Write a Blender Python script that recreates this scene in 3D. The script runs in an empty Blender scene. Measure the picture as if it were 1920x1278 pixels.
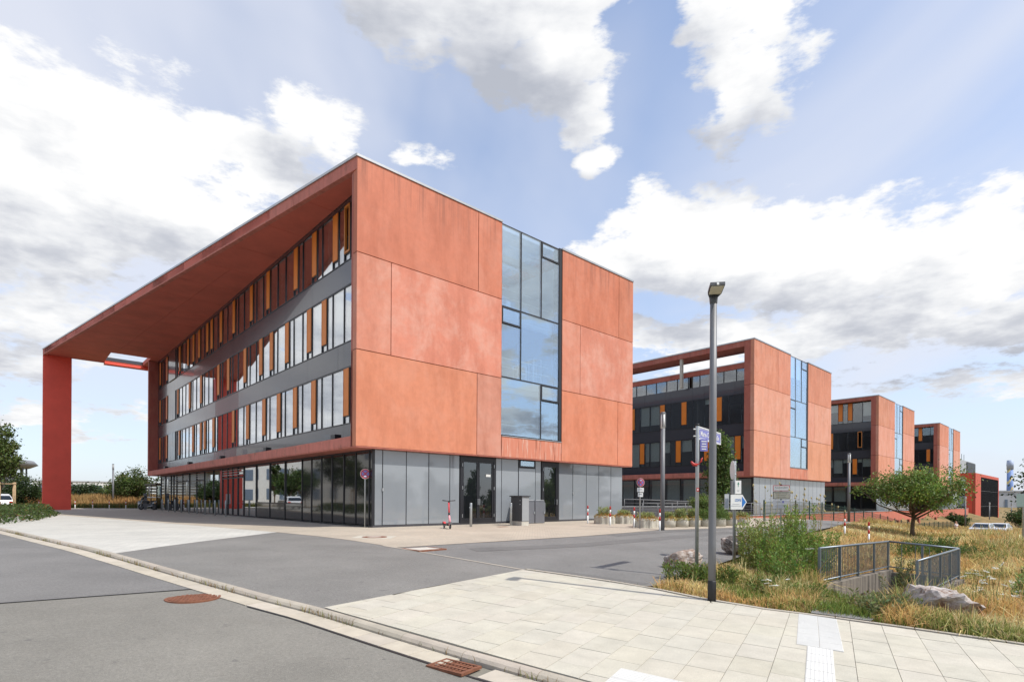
import bpy, bmesh, math, random
import numpy as np
from mathutils import Vector, Matrix
rad = math.radians
random.seed(7)
scene = bpy.context.scene
COL = scene.collection

# ------------------------------------------------------------------ camera
EYE = 1.22                                   # eye height above the building plinth (z = 0)
cam_d = bpy.data.cameras.new('camera'); cam = bpy.data.objects.new('camera', cam_d); COL.objects.link(cam)
cam.location = (0, 0, EYE); cam.rotation_euler = (rad(90), -0.0057, 0)
cam_d.sensor_width = 36; cam_d.lens = 19.485; cam_d.shift_y = .1547; cam_d.shift_x = .0009
cam_d.clip_start = .1; cam_d.clip_end = 6000
scene.camera = cam

# ------------------------------------------------------------------ light
SUN_EL, SUN_AZ = 54.0, 115.0                 # azimuth clockwise from +Y
sd = bpy.data.lights.new('sun', 'SUN'); sun = bpy.data.objects.new('sun', sd); COL.objects.link(sun)
sd.energy = 3.9; sd.angle = rad(.53); sd.color = (1, .955, .88)
S = Vector((math.sin(rad(SUN_AZ)) * math.cos(rad(SUN_EL)), math.cos(rad(SUN_AZ)) * math.cos(rad(SUN_EL)), math.sin(rad(SUN_EL))))
sun.rotation_euler = S.to_track_quat('Z', 'Y').to_euler(); sun.location = (30, -20, 60)
vs = scene.view_settings
vs.view_transform = 'Standard'; vs.look = 'None'; vs.gamma = 1; vs.use_curve_mapping = False; vs.exposure = 0.15
cy = scene.cycles; cy.max_bounces = 6; cy.diffuse_bounces = 3; cy.glossy_bounces = 4; cy.transmission_bounces = 4; cy.transparent_max_bounces = 12; cy.use_denoising = True; cy.caustics_reflective = False; cy.caustics_refractive = False


# ------------------------------------------------------------------ node helpers
class NT:
    def __init__(s, tree): s.t = tree; s.n = tree.nodes; s.l = tree.links
    def node(s, typ, ins=None, **kw):
        n = s.n.new(typ)
        for k, v in kw.items(): setattr(n, k, v)
        for k, v in (ins or {}).items():
            sk = n.inputs[k]
            if isinstance(v, bpy.types.NodeSocket): s.l.new(v, sk)
            else: sk.default_value = v
        return n
    def m(s, op, a, b=0.0, c=0.0, clamp=False):
        n = s.n.new('ShaderNodeMath'); n.operation = op; n.use_clamp = clamp
        for i, v in enumerate((a, b, c)):
            if isinstance(v, bpy.types.NodeSocket): s.l.new(v, n.inputs[i])
            else: n.inputs[i].default_value = v
        return n.outputs[0]
    def vm(s, op, a, b=(0, 0, 0)):
        n = s.n.new('ShaderNodeVectorMath'); n.operation = op
        for i, v in enumerate((a, b)):
            if isinstance(v, bpy.types.NodeSocket): s.l.new(v, n.inputs[i])
            else: n.inputs[i].default_value = v
        return n.outputs[0]
    def noise(s, vec, scale, detail=4, rough=.55, dist=0.0, col=False):
        n = s.node('ShaderNodeTexNoise', {'Scale': scale, 'Detail': detail, 'Roughness': rough, 'Distortion': dist})
        if vec is not None: s.l.new(vec, n.inputs['Vector'])
        return n.outputs['Color' if col else 'Fac']
    def ramp(s, fac, stops, interp='LINEAR'):
        n = s.n.new('ShaderNodeValToRGB'); n.color_ramp.interpolation = interp
        e = n.color_ramp.elements
        while len(e) < len(stops): e.new(.5)
        for i, (p, c) in enumerate(stops):
            e[i].position = p; e[i].color = (c[0], c[1], c[2], 1) if not isinstance(c, (int, float)) else (c, c, c, 1)
        s.l.new(fac, n.inputs[0]); return n.outputs[0]
    def mix(s, fac, a, b, blend='MIX'):
        n = s.n.new('ShaderNodeMix'); n.data_type = 'RGBA'; n.blend_type = blend; n.clamp_factor = True
        for k, v in ((0, fac), (6, a), (7, b)):
            if isinstance(v, bpy.types.NodeSocket): s.l.new(v, n.inputs[k])
            else: n.inputs[k].default_value = v if k == 0 else (v[0], v[1], v[2], 1)
        return n.outputs[2]
    def sstep(s, x, a, b):
        n = s.n.new('ShaderNodeMapRange'); n.interpolation_type = 'SMOOTHSTEP'
        s.l.new(x, n.inputs[0]); n.inputs[1].default_value = a; n.inputs[2].default_value = b
        return n.outputs[0]


# ------------------------------------------------------------------ world: Nishita sky with procedural clouds
world = bpy.data.worlds.new('World'); scene.world = world; world.use_nodes = True


def cloud_group():
    g = bpy.data.node_groups.new('cloud_density', 'ShaderNodeTree')
    g.interface.new_socket('Dir', in_out='INPUT', socket_type='NodeSocketVector')
    g.interface.new_socket('D', in_out='OUTPUT', socket_type='NodeSocketFloat'); g.interface.new_socket('Shade', in_out='OUTPUT', socket_type='NodeSocketFloat')
    N = NT(g); gi = N.node('NodeGroupInput'); go = N.node('NodeGroupOutput')
    d = N.vm('NORMALIZE', gi.outputs[0])
    wz = N.noise(d, 3.6, 3, .6, col=True)
    d2 = N.vm('ADD', d, N.vm('MULTIPLY', N.vm('SUBTRACT', wz, (.5, .5, .5)), (.20, .20, .15)))
    sx = N.node('ShaderNodeSeparateXYZ', {0: d2})
    az = N.m('ARCTAN2', sx.outputs[0], sx.outputs[1]); el = N.m('ARCSINE', N.m('MINIMUM', N.m('MAXIMUM', sx.outputs[2], -1), 1))
    # cumulus masses: azimuth, elevation, half-widths (radians), weight
    blobs = [(-1.06, .26, .22, .16, 1.0), (-1.15, .12, .3, .07, .9), (-.64, .45, .34, .13, 1.05), (-.36, .56, .10, .06, .85), (-.47, .42, .16, .09, .9), (-.95, .45, .3, .15, 1.0), (-.70, .29, .20, .06, .8), (-.44, .33, .14, .05, .7), (-.72, .20, .12, .035, .7), (-.80, .11, .2, .03, .6), (-.5, .12, .3, .02, .5),
             (-.03, .74, .22, .10, 1.05), (.06, .67, .11, .07, .95), (.115, .61, .05, .05, .8), (.40, .68, .10, .12, 1.0), (.37, .57, .04, .04, .7), (-.165, .535, .07, .028, .85), (.135, .548, .04, .016, .75),
             (.29, .42, .13, .075, 1.05), (.18, .39, .08, .05, .9), (.45, .385, .16, .07, 1.05), (.58, .325, .13, .06, 1.0), (.71, .335, .13, .075, 1.05), (.95, .36, .2, .1, 1.0), (.55, .26, .38, .045, .95), (.22, .28, .10, .04, .7), (.25, .19, .12, .025, .6), (.72, .16, .25, .03, .65),
             (-1.7, .45, .4, .2, 1.0), (1.6, .5, .4, .2, 1.0), (2.4, .35, .5, .18, 1.0), (-2.5, .4, .45, .2, 1.0), (3.1, .7, .4, .2, .9), (1.9, .2, .5, .08, .8), (-1.8, .15, .5, .08, .8)]
    def envelope(az, el):
        acc = 0.0
        for a, e, ra, re, w in blobs:
            x = N.m('MULTIPLY_ADD', az, 1 / ra, -a / ra); y = N.m('MULTIPLY_ADD', el, 1 / re, -e / re)
            r2 = N.m('MULTIPLY_ADD', y, y, N.m('MULTIPLY', x, x))
            acc = N.m('MAXIMUM', acc, N.m('MULTIPLY_ADD', r2, -.36 * w, w))
        return acc
    acc = envelope(az, el); acc2 = envelope(N.m('ADD', az, .035), N.m('ADD', el, .075))
    s0 = N.node('ShaderNodeSeparateXYZ', {0: d})
    den = N.m('ADD', N.m('MAXIMUM', s0.outputs[2], 0), .22)
    pl = N.node('ShaderNodeCombineXYZ', {0: N.m('DIVIDE', s0.outputs[0], den), 1: N.m('DIVIDE', s0.outputs[1], den), 2: N.m('MULTIPLY', s0.outputs[2], 3.0)})
    f = N.noise(pl.outputs[0], 2.9, 8, .66)
    # the same billows sampled a little towards the sun: lit side minus shaded side
    f2 = N.noise(N.vm('ADD', pl.outputs[0], (-.09, .05, -.16)), 2.9, 4, .62)
    wv = N.vm('ADD', d, N.vm('MULTIPLY', N.vm('SUBTRACT', wz, (.5, .5, .5)), (.10, .10, .10)))
    vo = N.node('ShaderNodeTexVoronoi', {'Vector': wv, 'Scale': 15.0, 'Detail': 2.0, 'Roughness': .6}, feature='F1', normalize=True).outputs['Distance']
    t = N.m('ADD', N.m('MULTIPLY', N.m('SUBTRACT', f, .5), 2.3), N.m('MULTIPLY', N.m('SUBTRACT', .36, vo), .75))
    N.l.new(N.m('ADD', N.m('SUBTRACT', acc, .56), t), go.inputs[0])
    sh = N.m('ADD', N.m('MULTIPLY', N.m('SUBTRACT', acc, acc2), .95), N.m('ADD', N.m('MULTIPLY', N.m('SUBTRACT', .36, vo), .60), N.m('MULTIPLY', N.m('SUBTRACT', f2, f), 1.5)))
    N.l.new(sh, go.inputs[1])
    return g


W = NT(world.node_tree); W.n.clear()
tc = W.node('ShaderNodeTexCoord'); DIR = tc.outputs['Generated']
sky = W.node('ShaderNodeTexSky', sky_type='NISHITA', sun_disc=False, sun_elevation=rad(SUN_EL), sun_rotation=rad(SUN_AZ), altitude=120, air_density=1.0, dust_density=1.2, ozone_density=1.4)
CG = cloud_group()


cn = W.node('ShaderNodeGroup', node_tree=CG); W.l.new(DIR, cn.inputs[0])
d0 = cn.outputs[0]
alpha = W.sstep(d0, -.04, .20)
light = W.m('ADD', .70, cn.outputs[1])
ccol = W.ramp(light, [(.12, (3.5, 3.7, 4.2)), (.42, (4.6, 4.75, 5.15)), (.66, (6.0, 6.1, 6.3)), (.92, (7.2, 7.2, 7.2))])
sp = W.node('ShaderNodeSeparateXYZ', {0: DIR})
elz = W.m('MAXIMUM', sp.outputs[2], 0)
# high thin veil
den = W.m('ADD', elz, .3)
vp = W.node('ShaderNodeCombineXYZ', {0: W.m('DIVIDE', sp.outputs[0], den), 1: W.m('MULTIPLY', W.m('DIVIDE', sp.outputs[1], den), .45), 2: 0.0})
vdot = lambda c: W.m('MULTIPLY', W.sstep(W.node('ShaderNodeVectorMath', {0: DIR, 1: c}, operation='DOT_PRODUCT').outputs['Value'], .78, .97), 1.0)
vmask = W.m('MAXIMUM', W.m('MAXIMUM', vdot((.64, .66, .40)), vdot((-.50, .66, .56))), W.m('MULTIPLY', W.sstep(W.noise(DIR, 1.3, 2, .5), .38, .6), .55))
veil = W.m('MULTIPLY', W.sstep(W.noise(vp.outputs[0], 1.1, 5, .55, .6), .20, .62), vmask)
base = W.mix(W.m('MULTIPLY', veil, .88), W.mix(1.0, sky.outputs[0], (1.42, 1.51, 1.60), 'MULTIPLY'), (5.75, 5.95, 6.6))
haze = W.m('POWER', W.m('SUBTRACT', 1.0, W.m('MINIMUM', elz, 1.0)), 5.0)
base = W.mix(W.m('ADD', .02, W.m('MULTIPLY', haze, .55)), base, (5.2, 5.6, 6.6))
final = W.mix(alpha, base, ccol)
bgn = W.node('ShaderNodeBackground', {'Color': final, 'Strength': .128})
wo = W.node('ShaderNodeOutputWorld', {'Surface': bgn.outputs[0]})
world.cycles.sampling_method = 'MANUAL'; world.cycles.sample_map_resolution = 256


# ------------------------------------------------------------------ materials
MATS = {}


def mat(name, color, rough=.6, metal=0.0, spec=.5, var=0.0, vscale=3.0, bump=0.0, bscale=40.0, coat=0.0, objcol=False, vcol=None, coords='POS', build=None, trans=0.0):
    if name in MATS: return MATS[name]
    m = bpy.data.materials.new(name); m.use_nodes = True; N = NT(m.node_tree)
    b = N.n['Principled BSDF']
    b.inputs['Roughness'].default_value = rough; b.inputs['Metallic'].default_value = metal; b.inputs['Specular IOR Level'].default_value = spec
    b.inputs['Coat Weight'].default_value = coat; b.inputs['Coat Roughness'].default_value = .02
    P = N.node('ShaderNodeNewGeometry').outputs['Position'] if coords == 'POS' else N.node('ShaderNodeTexCoord').outputs['Object']
    col = N.node('ShaderNodeRGB'); col.outputs[0].default_value = (*color, 1); c = col.outputs[0]
    if objcol:
        oi = N.node('ShaderNodeObjectInfo'); c = N.mix(1.0, c, oi.outputs['Color'], 'MULTIPLY')
    if vcol:
        at = N.node('ShaderNodeAttribute', attribute_name=vcol); c = N.mix(1.0, c, at.outputs['Color'], 'MULTIPLY')
    if build: c = build(N, P, c, b) or c
    if var:
        n = N.noise(P, vscale, 5, .6)
        c = N.mix(1.0, c, N.ramp(n, [(.25, 1 - var), (.75, 1 + var)]), 'MULTIPLY')
    N.l.new(c, b.inputs['Base Color'])
    if bump:
        n = N.noise(P, bscale, 4, .6)
        bn = N.node('ShaderNodeBump', {'Strength': bump, 'Distance': .02, 'Height': n}); N.l.new(bn.outputs[0], b.inputs['Normal'])
    MATS[name] = m; return m


def red_concrete(N, P, c, b):
    # vertical weather streaks, pale bloom and dark seams of dirt
    st = N.vm('MULTIPLY', P, (1.0, 1.0, .28))
    s1 = N.noise(st, 1.1, 7, .66)
    bl = N.noise(P, .85, 8, .72, .3)
    bl2 = N.noise(P, 3.2, 5, .6)
    c = N.mix(1.0, c, N.ramp(s1, [(.28, (.84, .79, .75)), (.52, (1, 1, 1)), (.78, (1.08, 1.09, 1.10))]), 'MULTIPLY')
    c = N.mix(1.0, c, N.ramp(bl2, [(.3, .93), (.7, 1.06)]), 'MULTIPLY')
    oi = N.node('ShaderNodeObjectInfo')
    bloom = N.m('MULTIPLY', N.sstep(N.m('ADD', N.m('MULTIPLY', bl, .7), N.m('MULTIPLY', s1, .3)), .43, .64), oi.outputs['Alpha'])
    c = N.mix(N.m('MULTIPLY', bloom, .45), c, (.66, .40, .32))
    zz = N.node('ShaderNodeSeparateXYZ', {0: P}).outputs[2]
    run = N.noise(N.vm('MULTIPLY', P, (2.4, 2.4, .10)), 1.4, 5, .7)
    drip = N.m('MULTIPLY', N.m('MULTIPLY', N.sstep(zz, 12.6, 15.2), N.sstep(run, .44, .70)), .55)
    c = N.mix(drip, c, (.17, .065, .045))
    b.inputs['Roughness'].default_value = .75
    return c


def dirty_edge(N, P, c, b):
    st = N.vm('MULTIPLY', P, (2.2, 2.2, .5))
    s1 = N.noise(st, 1.6, 6, .7)
    c = N.mix(1.0, c, N.ramp(s1, [(.25, (.72, .70, .68)), (.5, (1, 1, 1)), (.75, (1.25, 1.2, 1.2))]), 'MULTIPLY')
    moss = N.sstep(N.noise(P, 1.1, 6, .7), .52, .72)
    return N.mix(N.m('MULTIPLY', moss, .6), c, (.11, .085, .05))


def rust_run(N, P, c, b):
    st = N.vm('MULTIPLY', P, (1.5, 1.5, .12))
    s = N.noise(st, 2.6, 5, .65); s2 = N.noise(st, 7.0, 4, .6)
    c = N.mix(N.sstep(s2, .52, .7), c, (.62, .38, .30))
    return N.mix(N.m('MULTIPLY', N.sstep(s, .55, .66), .8), c, (.22, .065, .035))


C_WALL = mat('red_concrete', (.56, .198, .122), .8, objcol=True, bump=.15, bscale=18, build=red_concrete)
C_RUST = mat('red_concrete_streaked', (.56, .198, .122), .8, bump=.15, bscale=18, build=rust_run)
C_FIN = mat('red_concrete_fin', (.40, .120, .085), .8, objcol=True, bump=.12, bscale=18, build=red_concrete)
C_EDGE = mat('red_concrete_edge', (.54, .185, .140), .8, bump=.15, bscale=18, build=dirty_edge)
C_SOF = mat('red_soffit', (.60, .145, .10), .7, var=.16, vscale=.7)
C_LEG = mat('red_leg', (.82, .10, .062), .6, var=.10, vscale=.6, bump=.06, bscale=12)
M_COPE = mat('zinc_coping', (.46, .47, .48), .35, metal=.7, var=.08)
M_SPAN = mat('spandrel_grey', (.050, .050, .060), .22, spec=.6, coat=.35, var=.05, vscale=.6)
M_FRAME = mat('dark_frame', (.018, .018, .022), .35)
M_ORANGE = mat('orange_shutter', (.72, .205, .020), .45, var=.10, vscale=2, objcol=True)
M_ORFR = mat('orange_frame', (.56, .20, .04), .45)
M_GPAN = mat('grey_glass_panel', (.235, .255, .278), .05, spec=.9, coat=.4, var=.05, vscale=.8, objcol=True)
M_DPAN = mat('dark_glass_panel', (.017, .018, .020), .06, spec=.7, coat=.3)
M_WHITE = mat('white_plaster', (.62, .62, .60), .8, var=.05)
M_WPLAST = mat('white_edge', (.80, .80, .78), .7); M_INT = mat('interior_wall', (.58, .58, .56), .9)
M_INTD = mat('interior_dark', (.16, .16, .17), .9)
M_FLOOR = mat('interior_floor', (.22, .21, .20), .6)
M_BLIND = mat('roller_blind', (.70, .76, .74), .85)


def glass(name, tint, base, power, refl=(.95, .97, 1.0)):
    """coated glazing: mirror share rises towards grazing view, the rest is clear tinted pane"""
    m = bpy.data.materials.new(name); m.use_nodes = True; N = NT(m.node_tree); N.n.clear()
    lw = N.node('ShaderNodeLayerWeight', {'Blend': .5})
    fac = N.m('ADD', base, N.m('MULTIPLY', N.m('POWER', lw.outputs['Facing'], power), 1 - base))
    gl = N.node('ShaderNodeBsdfGlossy', {'Color': (*refl, 1), 'Roughness': 0.0})
    tr = N.node('ShaderNodeBsdfTransparent', {'Color': (*tint, 1)})
    mx = N.node('ShaderNodeMixShader', {0: fac, 1: tr.outputs[0], 2: gl.outputs[0]})
    N.node('ShaderNodeOutputMaterial', {'Surface': mx.outputs[0]})
    MATS[name] = m; return m


G_WIN = glass('window_glass', (.84, .87, .87), .10, 1.35)
G_BAY = glass('bay_glass', (.82, .91, .97), .30, 2.2, (.84, .93, 1.0))
G_GROUND = glass('ground_glass', (.60, .65, .65), .09, 1.9)
G_CAR = glass('car_glass', (.25, .28, .30), .08, 3.0)


# ------------------------------------------------------------------ mesh helpers
def link(o, parent=None):
    COL.objects.link(o)
    if parent: o.parent = parent
    return o


def mesh_obj(name, verts, faces, m, parent=None, smooth=False, loc=None):
    me = bpy.data.meshes.new(name); me.from_pydata([tuple(v) for v in verts], [], faces)
    if m: me.materials.append(m)
    if smooth: me.polygons.foreach_set('use_smooth', [True] * len(me.polygons))
    o = bpy.data.objects.new(name, me)
    if loc is not None: o.location = loc
    return link(o, parent)


def tag(o, label=None, cat=None, group=None, kind=None):
    if label: o['label'] = label
    if cat: o['category'] = cat
    if group: o['group'] = group
    if kind: o['kind'] = kind
    return o


def thing(name, loc, rz=0, label=None, cat=None, group=None):
    o = bpy.data.objects.new(name, None); o.empty_display_size = .2; o.location = loc; o.rotation_euler = (0, 0, rz)
    return tag(link(o), label, cat, group)


def copy_tree(o, parent=None):
    c = o.copy(); COL.objects.link(c)
    if parent is not None: c.parent = parent
    for ch in o.children: copy_tree(ch, c)
    return c


CUBE = {}
CV = [(x, y, z) for x in (-.5, .5) for y in (-.5, .5) for z in (-.5, .5)]
CF = [(0, 1, 3, 2), (4, 6, 7, 5), (0, 4, 5, 1), (2, 3, 7, 6), (0, 2, 6, 4), (1, 5, 7, 3)]


def bx(name, x0, x1, y0, y1, z0, z1, m, parent=None, color=None):
    """box part: unit cube sharing mesh data per material, scaled into place"""
    me = CUBE.get(m.name)
    if me is None:
        me = bpy.data.meshes.new('box_' + m.name); me.from_pydata(CV, [], CF); me.materials.append(m); CUBE[m.name] = me
    o = bpy.data.objects.new(name, me)
    o.location = ((x0 + x1) / 2, (y0 + y1) / 2, (z0 + z1) / 2); o.scale = (abs(x1 - x0), abs(y1 - y0), abs(z1 - z0))
    if color: o.color = color
    if m.name in TILT: o.rotation_euler = (random.gauss(0, .0016), random.gauss(0, .0016), random.gauss(0, .0022))
    return link(o, parent)


TILT = {'window_glass', 'bay_glass', 'ground_glass', 'grey_glass_panel', 'dark_glass_panel', 'spandrel_grey'}


def sub(o, part):
    """hang o under a part without moving it"""
    o.parent = part; o.matrix_parent_inverse = part.matrix_basis.inverted(); return o


class MB:
    def __init__(s): s.v = []; s.f = []
    def add(s, vs, fs):
        n = len(s.v); s.v += [tuple(v) for v in vs]; s.f += [tuple(i + n for i in f) for f in fs]; return s
    def box(s, c, sz, rz=0, M=None):
        R = Matrix.Rotation(rz, 3, 'Z') if M is None else M
        return s.add([Vector(c) + R @ Vector((x * sz[0], y * sz[1], z * sz[2])) for x, y, z in CV], CF)
    def tube(s, path, radii, n=10, caps=True):
        path = [Vector(p) for p in path]
        if not hasattr(radii, '__len__'): radii = [radii] * len(path)
        vs = []; fs = []; up = None
        for i, p in enumerate(path):
            t = (path[min(i + 1, len(path) - 1)] - path[max(i - 1, 0)]).normalized()
            if up is None: up = Vector((0, 0, 1)) if abs(t.z) < .9 else Vector((1, 0, 0))
            a = t.cross(up)
            if a.length < 1e-4: a = t.orthogonal()
            a.normalize(); b = t.cross(a).normalized(); up = a.cross(t)
            for k in range(n):
                q = 2 * math.pi * k / n
                vs.append(p + radii[i] * (math.cos(q) * a + math.sin(q) * b))
        for i in range(len(path) - 1):
            for k in range(n):
                fs.append((i * n + k, i * n + (k + 1) % n, (i + 1) * n + (k + 1) % n, (i + 1) * n + k))
        if caps: fs.append(tuple(range(n))[::-1]); fs.append(tuple(range((len(path) - 1) * n, len(path) * n)))
        return s.add(vs, fs)
    def lathe(s, prof, n=20, c=(0, 0, 0), M=None):
        vs = []; fs = []; R = M or Matrix.Identity(3)
        for r, z in prof:
            for k in range(n):
                q = 2 * math.pi * k / n; vs.append(Vector(c) + R @ Vector((r * math.cos(q), r * math.sin(q), z)))
        for i in range(len(prof) - 1):
            for k in range(n): fs.append((i * n + k, i * n + (k + 1) % n, (i + 1) * n + (k + 1) % n, (i + 1) * n + k))
        if prof[0][0] > 1e-4: fs.append(tuple(range(n))[::-1])
        if prof[-1][0] > 1e-4: fs.append(tuple(range((len(prof) - 1) * n, len(prof) * n)))
        return s.add(vs, fs)
    def prism(s, poly, t0, t1, M=None, c=(0, 0, 0)):
        """poly in (a,b), extruded along third axis from t0 to t1; M maps (a,b,t) to space"""
        n = len(poly); R = M or Matrix.Identity(3)
        vs = [Vector(c) + R @ Vector((a, b, t)) for t in (t0, t1) for a, b in poly]
        return s.add(vs, [tuple(range(n))[::-1], tuple(range(n, 2 * n))] + [(i, (i + 1) % n, n + (i + 1) % n, n + i) for i in range(n)])
    def torus(s, c, R_, r, M=None, n=24, k=8):
        Rm = M or Matrix.Identity(3); vs = []; fs = []
        for i in range(n):
            a = 2 * math.pi * i / n
            for j in range(k):
                b = 2 * math.pi * j / k
                vs.append(Vector(c) + Rm @ Vector(((R_ + r * math.cos(b)) * math.cos(a), (R_ + r * math.cos(b)) * math.sin(a), r * math.sin(b))))
        for i in range(n):
            for j in range(k): fs.append((i * k + j, ((i + 1) % n) * k + j, ((i + 1) % n) * k + (j + 1) % k, i * k + (j + 1) % k))
        return s.add(vs, fs)
    def build(s, name, m, parent=None, smooth=False, loc=None): return mesh_obj(name, s.v, s.f, m, parent, smooth, loc)


XZ = Matrix(((1, 0, 0), (0, 0, 1), (0, 1, 0)))       # polygon in xz, extruded along y
YZ = Matrix(((0, 0, 1), (1, 0, 0), (0, 1, 0)))       # polygon in yz, extruded along x


def text_mesh(name, txt, size, m, parent, loc, rot, align='CENTER', bold=.0, sx=1.0):
    cu = bpy.data.curves.new(name, 'FONT'); cu.body = txt; cu.size = size; cu.align_x = align; cu.align_y = 'CENTER'; cu.offset = bold; cu.resolution_u = 2
    t = bpy.data.objects.new(name, cu); COL.objects.link(t)
    dg = bpy.context.evaluated_depsgraph_get(); me = bpy.data.meshes.new_from_object(t.evaluated_get(dg))
    bpy.data.objects.remove(t); me.materials.clear(); me.materials.append(m)
    o = bpy.data.objects.new(name, me); o.location = loc; o.rotation_euler = rot; o.scale = (sx, 1, 1)
    return link(o, parent)

# ------------------------------------------------------------------ the lie of the land
TH = .7425; X0, Y0 = -6.30, 22.456          # building frame: local x runs along the end faces (v), local y along the long sides (u)
ST, CT = math.sin(TH), math.cos(TH)


def uv_of(x, y): qx = x - X0; qy = y - Y0; return -qx * ST + qy * CT, qx * CT + qy * ST
def xy_of(u, v): return X0 - u * ST + v * CT, Y0 + u * CT + v * ST
def sm(a, b, x): t = np.clip((x - a) / (b - a), 0, 1); return t * t * (3 - 2 * t)


def H(x, y):
    x = np.asarray(x, float); y = np.asarray(y, float)
    p = np.clip(-.735 - .03 * x + .035 * y, -1.0, 3); k = .04
    z = -k * np.logaddexp(0, -p / k)
    u, v = uv_of(x, y)
    s1 = .8 * (x - 2.9) - .6 * (y - 11); s2 = .59 * (x - .32) + .807 * (y - 12.2)
    z = z - .38 * sm(0, 4, np.minimum(s1, s2))
    z = z - (2.0 * sm(28, 66, v) + 1.6 * sm(60, 150, v)) * sm(.25, -.5, u)
    return z


def Hf(x, y): return float(H(x, y))


def bump_field(x, y):
    return .05 * np.sin(x * .9 + 1.3 * np.sin(y * .5)) * np.sin(y * .8 + .7)


PIT_U = (-17.85, -16.45); PIT_V = (2.9, 8.35)    # stair well in the meadow (building frame), filled in below


def field_mask(x, y):
    s1 = .8 * (x - 2.9) - .6 * (y - 11); s2 = .59 * (x - .32) + .807 * (y - 12.2)
    return np.minimum(s1, s2)


# surfaces
def asphalt(name, c, agg=.5, tint=None):
    def f(N, P, col, b):
        n1 = N.noise(P, 95, 3, .7); n2 = N.noise(P, .55, 5, .6); n3 = N.noise(P, 26, 3, .6)
        col = N.mix(1.0, col, N.ramp(n1, [(.30, 1 - agg), (.52, 1.0), (.72, 1 + agg)]), 'MULTIPLY')
        col = N.mix(1.0, col, N.ramp(n2, [(.3, .86), (.7, 1.13)]), 'MULTIPLY')
        col = N.mix(1.0, col, N.ramp(n3, [(.3, .87), (.7, 1.13)]), 'MULTIPLY')
        mp = N.node('ShaderNodeMapping', {'Vector': P, 'Rotation': (0, 0, rad(39)), 'Scale': (.16, 1.5, 1)})
        st = N.noise(mp.outputs[0], .9, 4, .6)
        sp_ = N.m('MULTIPLY', N.sstep(N.noise(P, 4.5, 2, .5), .70, .76), .45); col = N.mix(sp_, col, (.09, .085, .08))
        gr = N.m('MULTIPLY', N.sstep(N.noise(P, 38, 2, .5), .66, .74), .5); col = N.mix(gr, col, (.34, .33, .30))
        col = N.mix(N.m('MULTIPLY', N.sstep(st, .55, .75), .25), col, tint or (.125, .12, .115))
        return col
    return mat(name, c, .85, bump=.5, bscale=110, build=f)


M_ROAD = asphalt('asphalt_worn', (.215, .202, .173), .30, (.165, .15, .125))
M_ROAD2 = asphalt('asphalt_smooth', (.184, .176, .165), .26)
M_DRIVE = asphalt('asphalt_drive', (.198, .189, .172), .38)
M_OLD = asphalt('asphalt_coarse', (.190, .184, .172), .60, (.11, .105, .095))
M_SEAM = mat('bitumen_seam', (.025, .025, .027), .5)


def pavers(name, c1, c2, sx, sy, rot, joint, stain=.12):
    def f(N, P, col, b):
        mp = N.node('ShaderNodeMapping', {'Vector': P, 'Rotation': (0, 0, -rot)})
        br = N.node('ShaderNodeTexBrick', {'Vector': mp.outputs[0], 'Color1': (*c1, 1), 'Color2': (*c2, 1), 'Mortar': (*joint, 1), 'Scale': 1.0, 'Mortar Size': .007, 'Mortar Smooth': .3, 'Brick Width': sx, 'Row Height': sy})
        c = br.outputs[0]
        c = N.mix(1.0, c, N.ramp(N.noise(P, .45, 6, .6), [(.3, 1 - stain), (.7, 1 + stain)]), 'MULTIPLY')
        c = N.mix(1.0, c, N.ramp(N.noise(P, 60, 3, .6), [(.3, .9), (.7, 1.1)]), 'MULTIPLY')
        bp = N.node('ShaderNodeBump', {'Strength': .4, 'Distance': .004, 'Height': N.m('SUBTRACT', 1.0, br.outputs['Fac'])}); N.l.new(bp.outputs[0], b.inputs['Normal'])
        return c
    return mat(name, c1, .85, build=f)


M_TAN = pavers('tan_pavers', (.445, .385, .30), (.405, .352, .278), .20, .10, TH + .785, (.36, .30, .24))
M_LIGHT = pavers('light_pavers', (.53, .51, .455), (.475, .46, .415), .30, .20, TH + .3, (.33, .32, .29), .10)
M_SLAB = mat('concrete_slab', (.485, .455, .38), .85, objcol=True, var=.05, vscale=1.1, bump=.2, bscale=70,
             build=lambda N, P, c, b: N.mix(1.0, N.mix(1.0, c, N.ramp(N.noise(P, 70, 3, .7), [(.3, .88), (.7, 1.1)]), 'MULTIPLY'), N.mix(N.m('MULTIPLY', N.sstep(N.noise(P, 1.3, 6, .68), .54, .74), .30), N.ramp(N.noise(P, 3.0, 5, .6), [(.3, .90), (.7, 1.07)]), (.66, .63, .57)), 'MULTIPLY'))
M_JOINT = mat('joint_sand', (.20, .185, .15), .95, var=.2, vscale=8)
M_KERB = mat('kerb_concrete', (.40, .355, .29), .85, objcol=True, var=.12, vscale=4, bump=.3, bscale=60)
M_TACT = mat('tactile_white', (.60, .59, .555), .8, objcol=True, var=.05, vscale=5)
M_RUSTY = mat('rusty_iron', (.22, .088, .048), .8, metal=.2, var=.35, vscale=9, bump=.5, bscale=40)
M_CONC = mat('concrete_pale', (.50, .47, .41), .85, var=.14, vscale=3, bump=.3, bscale=40)


def soil(N, P, c, b):
    n = N.noise(P, .35, 6, .62); n2 = N.noise(P, 5, 6, .7)
    c = N.ramp(n, [(.30, (.075, .085, .022)), (.45, (.19, .135, .050)), (.6, (.30, .195, .075)), (.78, (.24, .15, .06))])
    return N.mix(1.0, c, N.ramp(n2, [(.3, .65), (.7, 1.25)]), 'MULTIPLY')


M_SOIL = mat('dry_meadow_soil', (.25, .18, .08), .95, bump=.6, bscale=6, build=soil)


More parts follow.
